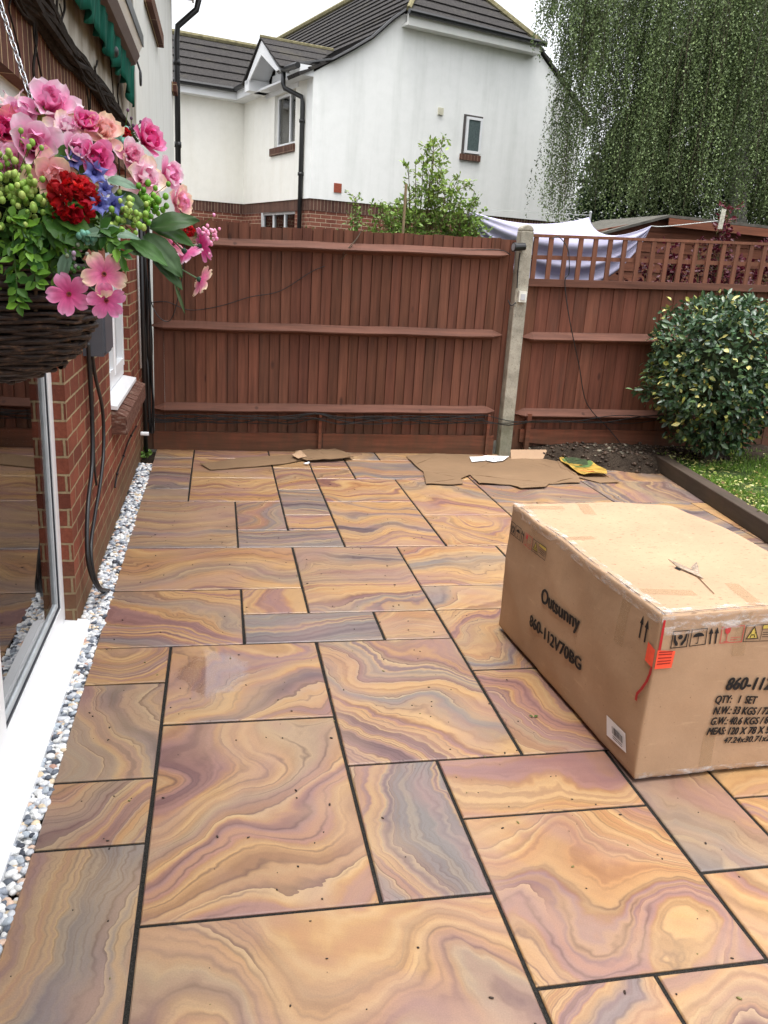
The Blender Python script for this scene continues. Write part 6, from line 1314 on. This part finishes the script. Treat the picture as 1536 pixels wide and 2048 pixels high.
def cosmos(px, py, r, tilt=(0, 0, 0), cin=MG, cout=PK2, edge=CR, dd=None, face=None):
    P, n_, d = place(px, py, dd); R_ = size(r, d); n_ = V(face).normalized() if face is not None else (n_*.5+(camv-P).normalized()+V(tilt)).normalized(); fr = fr_(n_); f = PB()
    for k in range(5): f.petal(P, fr, k*1.2566, R_*1.0, R_*.80, 1.15, 1.65, .05, cin, cout, .14, .12, n=8, m=5, r0=R_*.05, edge=edge)
    for k in range(9): a = k*.7; q = P+n_*R_*.16+(fr[0]*math.cos(a)+fr[1]*math.sin(a))*R_*.10; f.tube([P, q], R_*.015, lin(170, 60, 80)); f.ball(q, R_*.03, lin(190, 90, 70), nu=5, nv=4)
    f.ball(P-n_*R_*.08, R_*.16, lin(70, 104, 84)); f.tube([P-n_*R_*.05, P-n_*R_*.9+V((-.02, 0, .01))], R_*.045, lin(120, 150, 110)); return f.build('flower')
def lily(px, py, r, tilt=(0, 0, 0), cin=PE, cout=WH, dd=None):
    P, n_, d = place(px, py, dd); R_ = size(r, d); n_ = (n_+V(tilt)).normalized(); fr = fr_(n_); f = PB()
    for k in range(6): f.petal(P-n_*R_*.5, fr, k*1.047, R_*1.5, R_*.55, .25, 1.2+.5*(k % 2), -.2, cin, cout, .06, point=1, n=8)
    return f.build('flower')
def pompon(px, py, r, dd=None):
    P, n_, d = place(px, py, dd); R_ = size(r, d); f = PB()
    for k in range(90):
        v = V(unit(1)[0]); 
        if v.dot(n_) < -.3: v = -v
        fr = fr_(v); c = lin(rnd.randint(168, 232), rnd.randint(14, 36), rnd.randint(26, 44)); f.petal(P+v*R_*.45*rnd.uniform(.8, 1.1), fr, rnd.uniform(0, 6), R_*.5, R_*.42, rnd.uniform(.1, .4), rnd.uniform(.6, 1.3), -.1, tuple(x*.6 for x in c), c, .5, n=4, m=3)
    return f.build('flower')
def star(px, py, r, dd=None, tilt=(0, 0, 0)):
    P, n_, d = place(px, py, dd, .01); R_ = size(r*1.35, d); n_ = (n_+V(tilt)).normalized(); fr = fr_(n_); f = PB(); c = lin(150, 160, 222)
    for k in range(6): f.petal(P-n_*R_*.4, fr, k*1.047, R_*1.3, R_*.62, .2, 1.45, -.15, lin(92, 92, 176), c, .03, point=1, n=6, m=3)
    f.ball(P-n_*R_*.1, R_*.14, lin(60, 60, 130)); return f.build('flower')
def berries(px, py, sx, sy, n, r=5.5, col=(196, 214, 120), col2=(128, 172, 64), seed=0, name='berry_spray', dd=None):
    f = PB(); r_ = random.Random(seed); P0, n_, d0 = place(px, py, dd); root = P0-n_*.05
    for k in range(n):
        x, y = px+r_.gauss(0, sx*.5), py+r_.gauss(0, sy*.5); P, _, d = place(x, y, None if dd is None else dd+r_.uniform(-.02, .01)); P = P+n_*r_.uniform(-.015, .012); t = r_.random(); c = tuple(a*(1-t)+b_*t for a, b_ in zip(lin(*col), lin(*col2)))
        R_ = size(r*r_.uniform(.75, 1.15), d); f.tube([root.lerp(P, .4)+V((r_.gauss(0, .004),)*3), P], .0006, lin(96, 130, 50), 4); f.ball(P, R_, c, (1, 1, 1.15), 7, 6)
    return f.build(name, 'fabricleaf')
def leaf_(px, py, L, W, ang, col=(58, 96, 40), dd=None, droop=.5, lift=0, name='leaf', face=None, nn=10):
    """ang: image direction in degrees (0 = right, 90 = up)"""
    P, n_, d = place(px, py, dd, lift); Lm, Wm = size(L, d), size(W, d); r = math.radians(ang); dirv = V(RC[0])*math.cos(r)-V(RC[1])*math.sin(r); fw = V(RC[2])
    if face is None: face = 0
    nrm = (-fw*.8+V((0, 0, .7))+V(RC[0])*face); dirv = dirv.normalized(); side = dirv.cross(nrm).normalized(); nrm = side.cross(dirv).normalized(); f = PB(); base = 0; c0 = lin(*col); cur = P.copy(); sd_ = rnd.uniform(0, 50)
    m_ = 4
    for i in range(nn+1):
        t = i/nn; an_ = droop*(t-.2); dd_ = (dirv*math.cos(an_)-nrm*math.sin(an_)*.9); 
        if i: cur = cur+dd_*Lm/nn
        w_ = Wm*.5*(math.sin(PI*min(1, t*.94+.05))**.75)*(1-.25*t)
        for j in range(-m_, m_+1):
            q = j/m_; tooth = 1+(.05 if i % 2 else -.03)*(abs(q) == 1); f.v.append(tuple(cur+side*q*w_*tooth+nrm*(abs(q)*w_*.22+.10*Wm*noise.noise(Vector((q*1.5+sd_, t*3, 0))))))
            k = .80+.35*abs(math.sin((t*9+abs(q)*2.2)*PI))*.35+(.25 if j == 0 else 0); f.c.append([x*k for x in c0])
    st = 2*m_+1
    for i in range(nn):
        for j in range(2*m_): o_ = i*st+j; f.f.append((o_, o_+1, o_+st+1, o_+st))
    return f.build(name, 'fabricleaf')
# filler foliage under the flowers so that the mound has body
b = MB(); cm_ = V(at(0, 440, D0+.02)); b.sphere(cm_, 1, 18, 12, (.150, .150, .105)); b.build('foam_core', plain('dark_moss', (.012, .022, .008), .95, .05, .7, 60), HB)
n = 1500; dv = unit(n); dv[:, 2] = np.abs(dv[:, 2])*1.0-.25; pp = np.array(cm_)+dv*np.array([.165, .165, .13])*nr.uniform(.75, 1.05, (n, 1)); t = nr.uniform(size=(n, 1))
leaves('filler_leaves', pp, dv+unit(n)*.7, unit(n)*.5+dv, nr.uniform(.018, .038, n), nr.uniform(.010, .018, n), (np.array([lin(34, 66, 22)])*(1-t)+np.array([lin(86, 126, 44)])*t), MT['fabricleaf'], HB)
# right, top and left flowers
rose(100, 222, 46, (0, 0, .3), PK, PK2, WH); rose(66, 300, 48, (0, 0, 0), MG, PK2, WH, .9); rose(8, 268, 40, (.2, 0, 0), MG, PK, PE, .8); rose(96, 355, 40, (.3, 0, -.1), PE, lin(240, 178, 190), CR, 1.1)
rose(150, 305, 32, (.1, 0, .1), MG, PK2, WH, .7); rose(186, 318, 34, (.2, 0, -.1), MG, PK, PK2, .8); rose(205, 270, 34, (0, 0, .4), PE, lin(250, 204, 204), CR, 1.0); rose(166, 258, 30, (0, 0, .4), MG, PK, PK2, .6)
rose(286, 285, 34, (.5, 0, .3), MG, PK, PK2, .8); rose(282, 360, 38, (.2, 0, .1), PK, WH, CR, 1.2); rose(328, 352, 30, (.6, 0, .1), MG, PK2, WH, .8); rose(350, 405, 28, (.8, 0, 0), PE, PK2, CR, .9); rose(255, 315, 28, (.2, 0, .1), PK, lin(240, 176, 200), WH, .9)
rose(40, 240, 34, (0, 0, .5), PK, PK2, WH, 1.1); rose(130, 262, 30, (.1, 0, .3), PK2, WH, CR, 1.1); rose(-45, 300, 46, (-.2, 0, .2), PK, PK2, WH, 1); rose(-90, 380, 46, (-.5, 0, 0), MG, PK2, WH, 1); rose(20, 330, 34, (0, 0, 0), PK, PK2, WH, .9)
lily(22, 205, 36, (0, 0, .8)); lily(-40, 220, 40, (-.2, 0, .9), PE, WH)
pompon(145, 398, 58, D0-.165); pompon(248, 268, 16); pompon(378, 462, 14, D0-.02); pompon(68, 238, 10)
cosmos(208, 548, 44, (0, 0, 0), PK, lin(240, 170, 180), CR, D0-.165); cosmos(138, 588, 42, (-.1, 0, 0), MG, lin(226, 130, 176), PK2, D0-.16); cosmos(212, 600, 38, (.1, 0, -.5), PK, lin(232, 130, 184), PK2, D0-.15)
cosmos(370, 505, 38, (.4, .2, -.6), PK, lin(232, 130, 190), WH, D0-.04, face=(.5, .3, -.8)); cosmos(402, 492, 34, (.9, 0, .3), MG, lin(226, 90, 166), PK2, D0-.03, face=(.9, .4, .25)); cosmos(400, 560, 34, (0, 0, 0), PK, lin(240, 170, 190), CR, D0-.03, face=(.82, .3, -.45)); cosmos(345, 490, 30, (.3, 0, 0), PK, PE, PK2, D0-.05, face=(.5, -.2, .5))
star(190, 345, 26); star(200, 408, 24, D0-.16); star(228, 408, 24, D0-.15); star(148, 322, 20); star(210, 378, 18)
berries(30, 375, 62, 80, 110, 6.5, seed=1, dd=D0-.165); berries(-50, 400, 60, 60, 60, 6.5, seed=11); berries(250, 438, 40, 34, 42, 6, seed=2, dd=D0-.14); berries(300, 408, 44, 40, 46, 6, (130, 176, 60), (90, 150, 40), seed=3, dd=D0-.11)
berries(236, 272, 22, 26, 14, 6, (140, 210, 190), (110, 190, 170), seed=4, name='teal_berries'); berries(176, 474, 24, 14, 16, 6, (120, 180, 160), (100, 150, 110), seed=5, name='teal_berries', dd=D0-.16); berries(150, 505, 24, 26, 22, 4.5, (190, 160, 190), (110, 140, 80), seed=6, dd=D0-.15); berries(276, 262, 26, 30, 16, 3.5, (120, 80, 110), (80, 60, 80), seed=7)
berries(412, 470, 22, 30, 34, 3.5, (250, 190, 214), (240, 150, 190), seed=8, dd=D0-.02); berries(150, 535, 18, 16, 14, 4, (70, 120, 50), (50, 96, 40), seed=9, dd=D0-.15)
# leaves
G1, G2, G3, G4 = (62, 104, 36), (54, 84, 40), (112, 140, 116), (86, 128, 52)
leaf_(100, 260, 120, 60, -55, (88, 126, 44), lift=.01); leaf_(110, 340, 70, 50, 60, G1); leaf_(90, 430, 100, 62, -38, G1, D0-.17, .5); leaf_(115, 435, 76, 48, -20, G4, D0-.165)
leaf_(170, 470, 112, 42, 8, G3, D0-.17, .9); leaf_(140, 500, 70, 34, -108, G3, D0-.165, .4); leaf_(300, 455, 100, 64, 12, G2, D0-.08, .3); leaf_(290, 470, 110, 58, -45, G2, D0-.10, .5); leaf_(300, 450, 96, 44, -20, G1, D0-.07, .5); leaf_(300, 500, 100, 36, -48, G2, D0-.09, .4)
leaf_(215, 360, 60, 36, -10, G3, D0-.13); leaf_(230, 385, 80, 44, -30, G2, D0-.13); leaf_(75, 250, 50, 30, 80, (130, 150, 60)); leaf_(150, 252, 34, 18, 95, (150, 180, 70)); leaf_(180, 250, 30, 16, 70, (130, 120, 70)); leaf_(260, 480, 90, 40, -30, G1, D0-.12); leaf_(240, 490, 70, 40, -15, (74, 96, 60), D0-.12)
leaf_(-60, 450, 90, 50, -120, G1); leaf_(-120, 420, 90, 50, 170, G2); leaf_(-80, 250, 80, 44, 120, G1); leaf_(200, 440, 70, 40, 0, G2, D0-.14); leaf_(160, 440, 70, 40, -60, (44, 80, 30), D0-.15); leaf_(350, 570, 60, 8, -70, (70, 90, 50), D0-.06)
# boxwood sprigs on the left
r_ = random.Random(4)
for s_, (x, y, ang, L) in enumerate(((20, 440, -40, 80), (40, 450, -70, 90), (0, 440, -100, 90), (70, 440, -25, 70), (-20, 450, -120, 90), (50, 460, -50, 100), (25, 470, -85, 110), (-40, 430, -150, 90), (90, 460, -60, 70), (10, 430, -10, 60), (60, 420, 20, 60), (190, 450, -30, 60), (215, 455, -70, 50))):
    f = PB(); d = (D0-.165)+r_.uniform(-.015, .02); r = math.radians(ang); P = V(at(x, y, d)); dv_ = V(RC[0])*math.cos(r)-V(RC[1])*math.sin(r); n_ = int(L/11); pts = [P+dv_*size(L, d)*k/n_+V((0, 0, -.02*(k/n_)**2)) for k in range(n_+1)]; f.tube(pts, .0012, lin(70, 96, 40), 4); f.build('sprig_stem', 'fabricleaf')
    pos = []; dr = []; 
    for k in range(1, n_+1):
        for sg in (-1, 1, 0): pos.append(tuple(pts[k])); e_ = dv_*.7+(V(RC[1])*sg*math.cos(r)+V(RC[0])*sg*math.sin(r))+V((r_.gauss(0, .3), r_.gauss(0, .3), r_.gauss(0, .3))); dr.append(tuple(e_))
    n = len(pos); t = nr.uniform(size=(n, 1)); leaves('sprig', np.array(pos), np.array(dr), unit(n)*.5-RC[2]+[0, 0, .6], nr.uniform(.016, .026, n), nr.uniform(.010, .015, n), np.array([lin(40, 84, 26)])*(1-t**2)+np.array([lin(120, 166, 52)])*t**2, MT['fabricleaf'], HB)
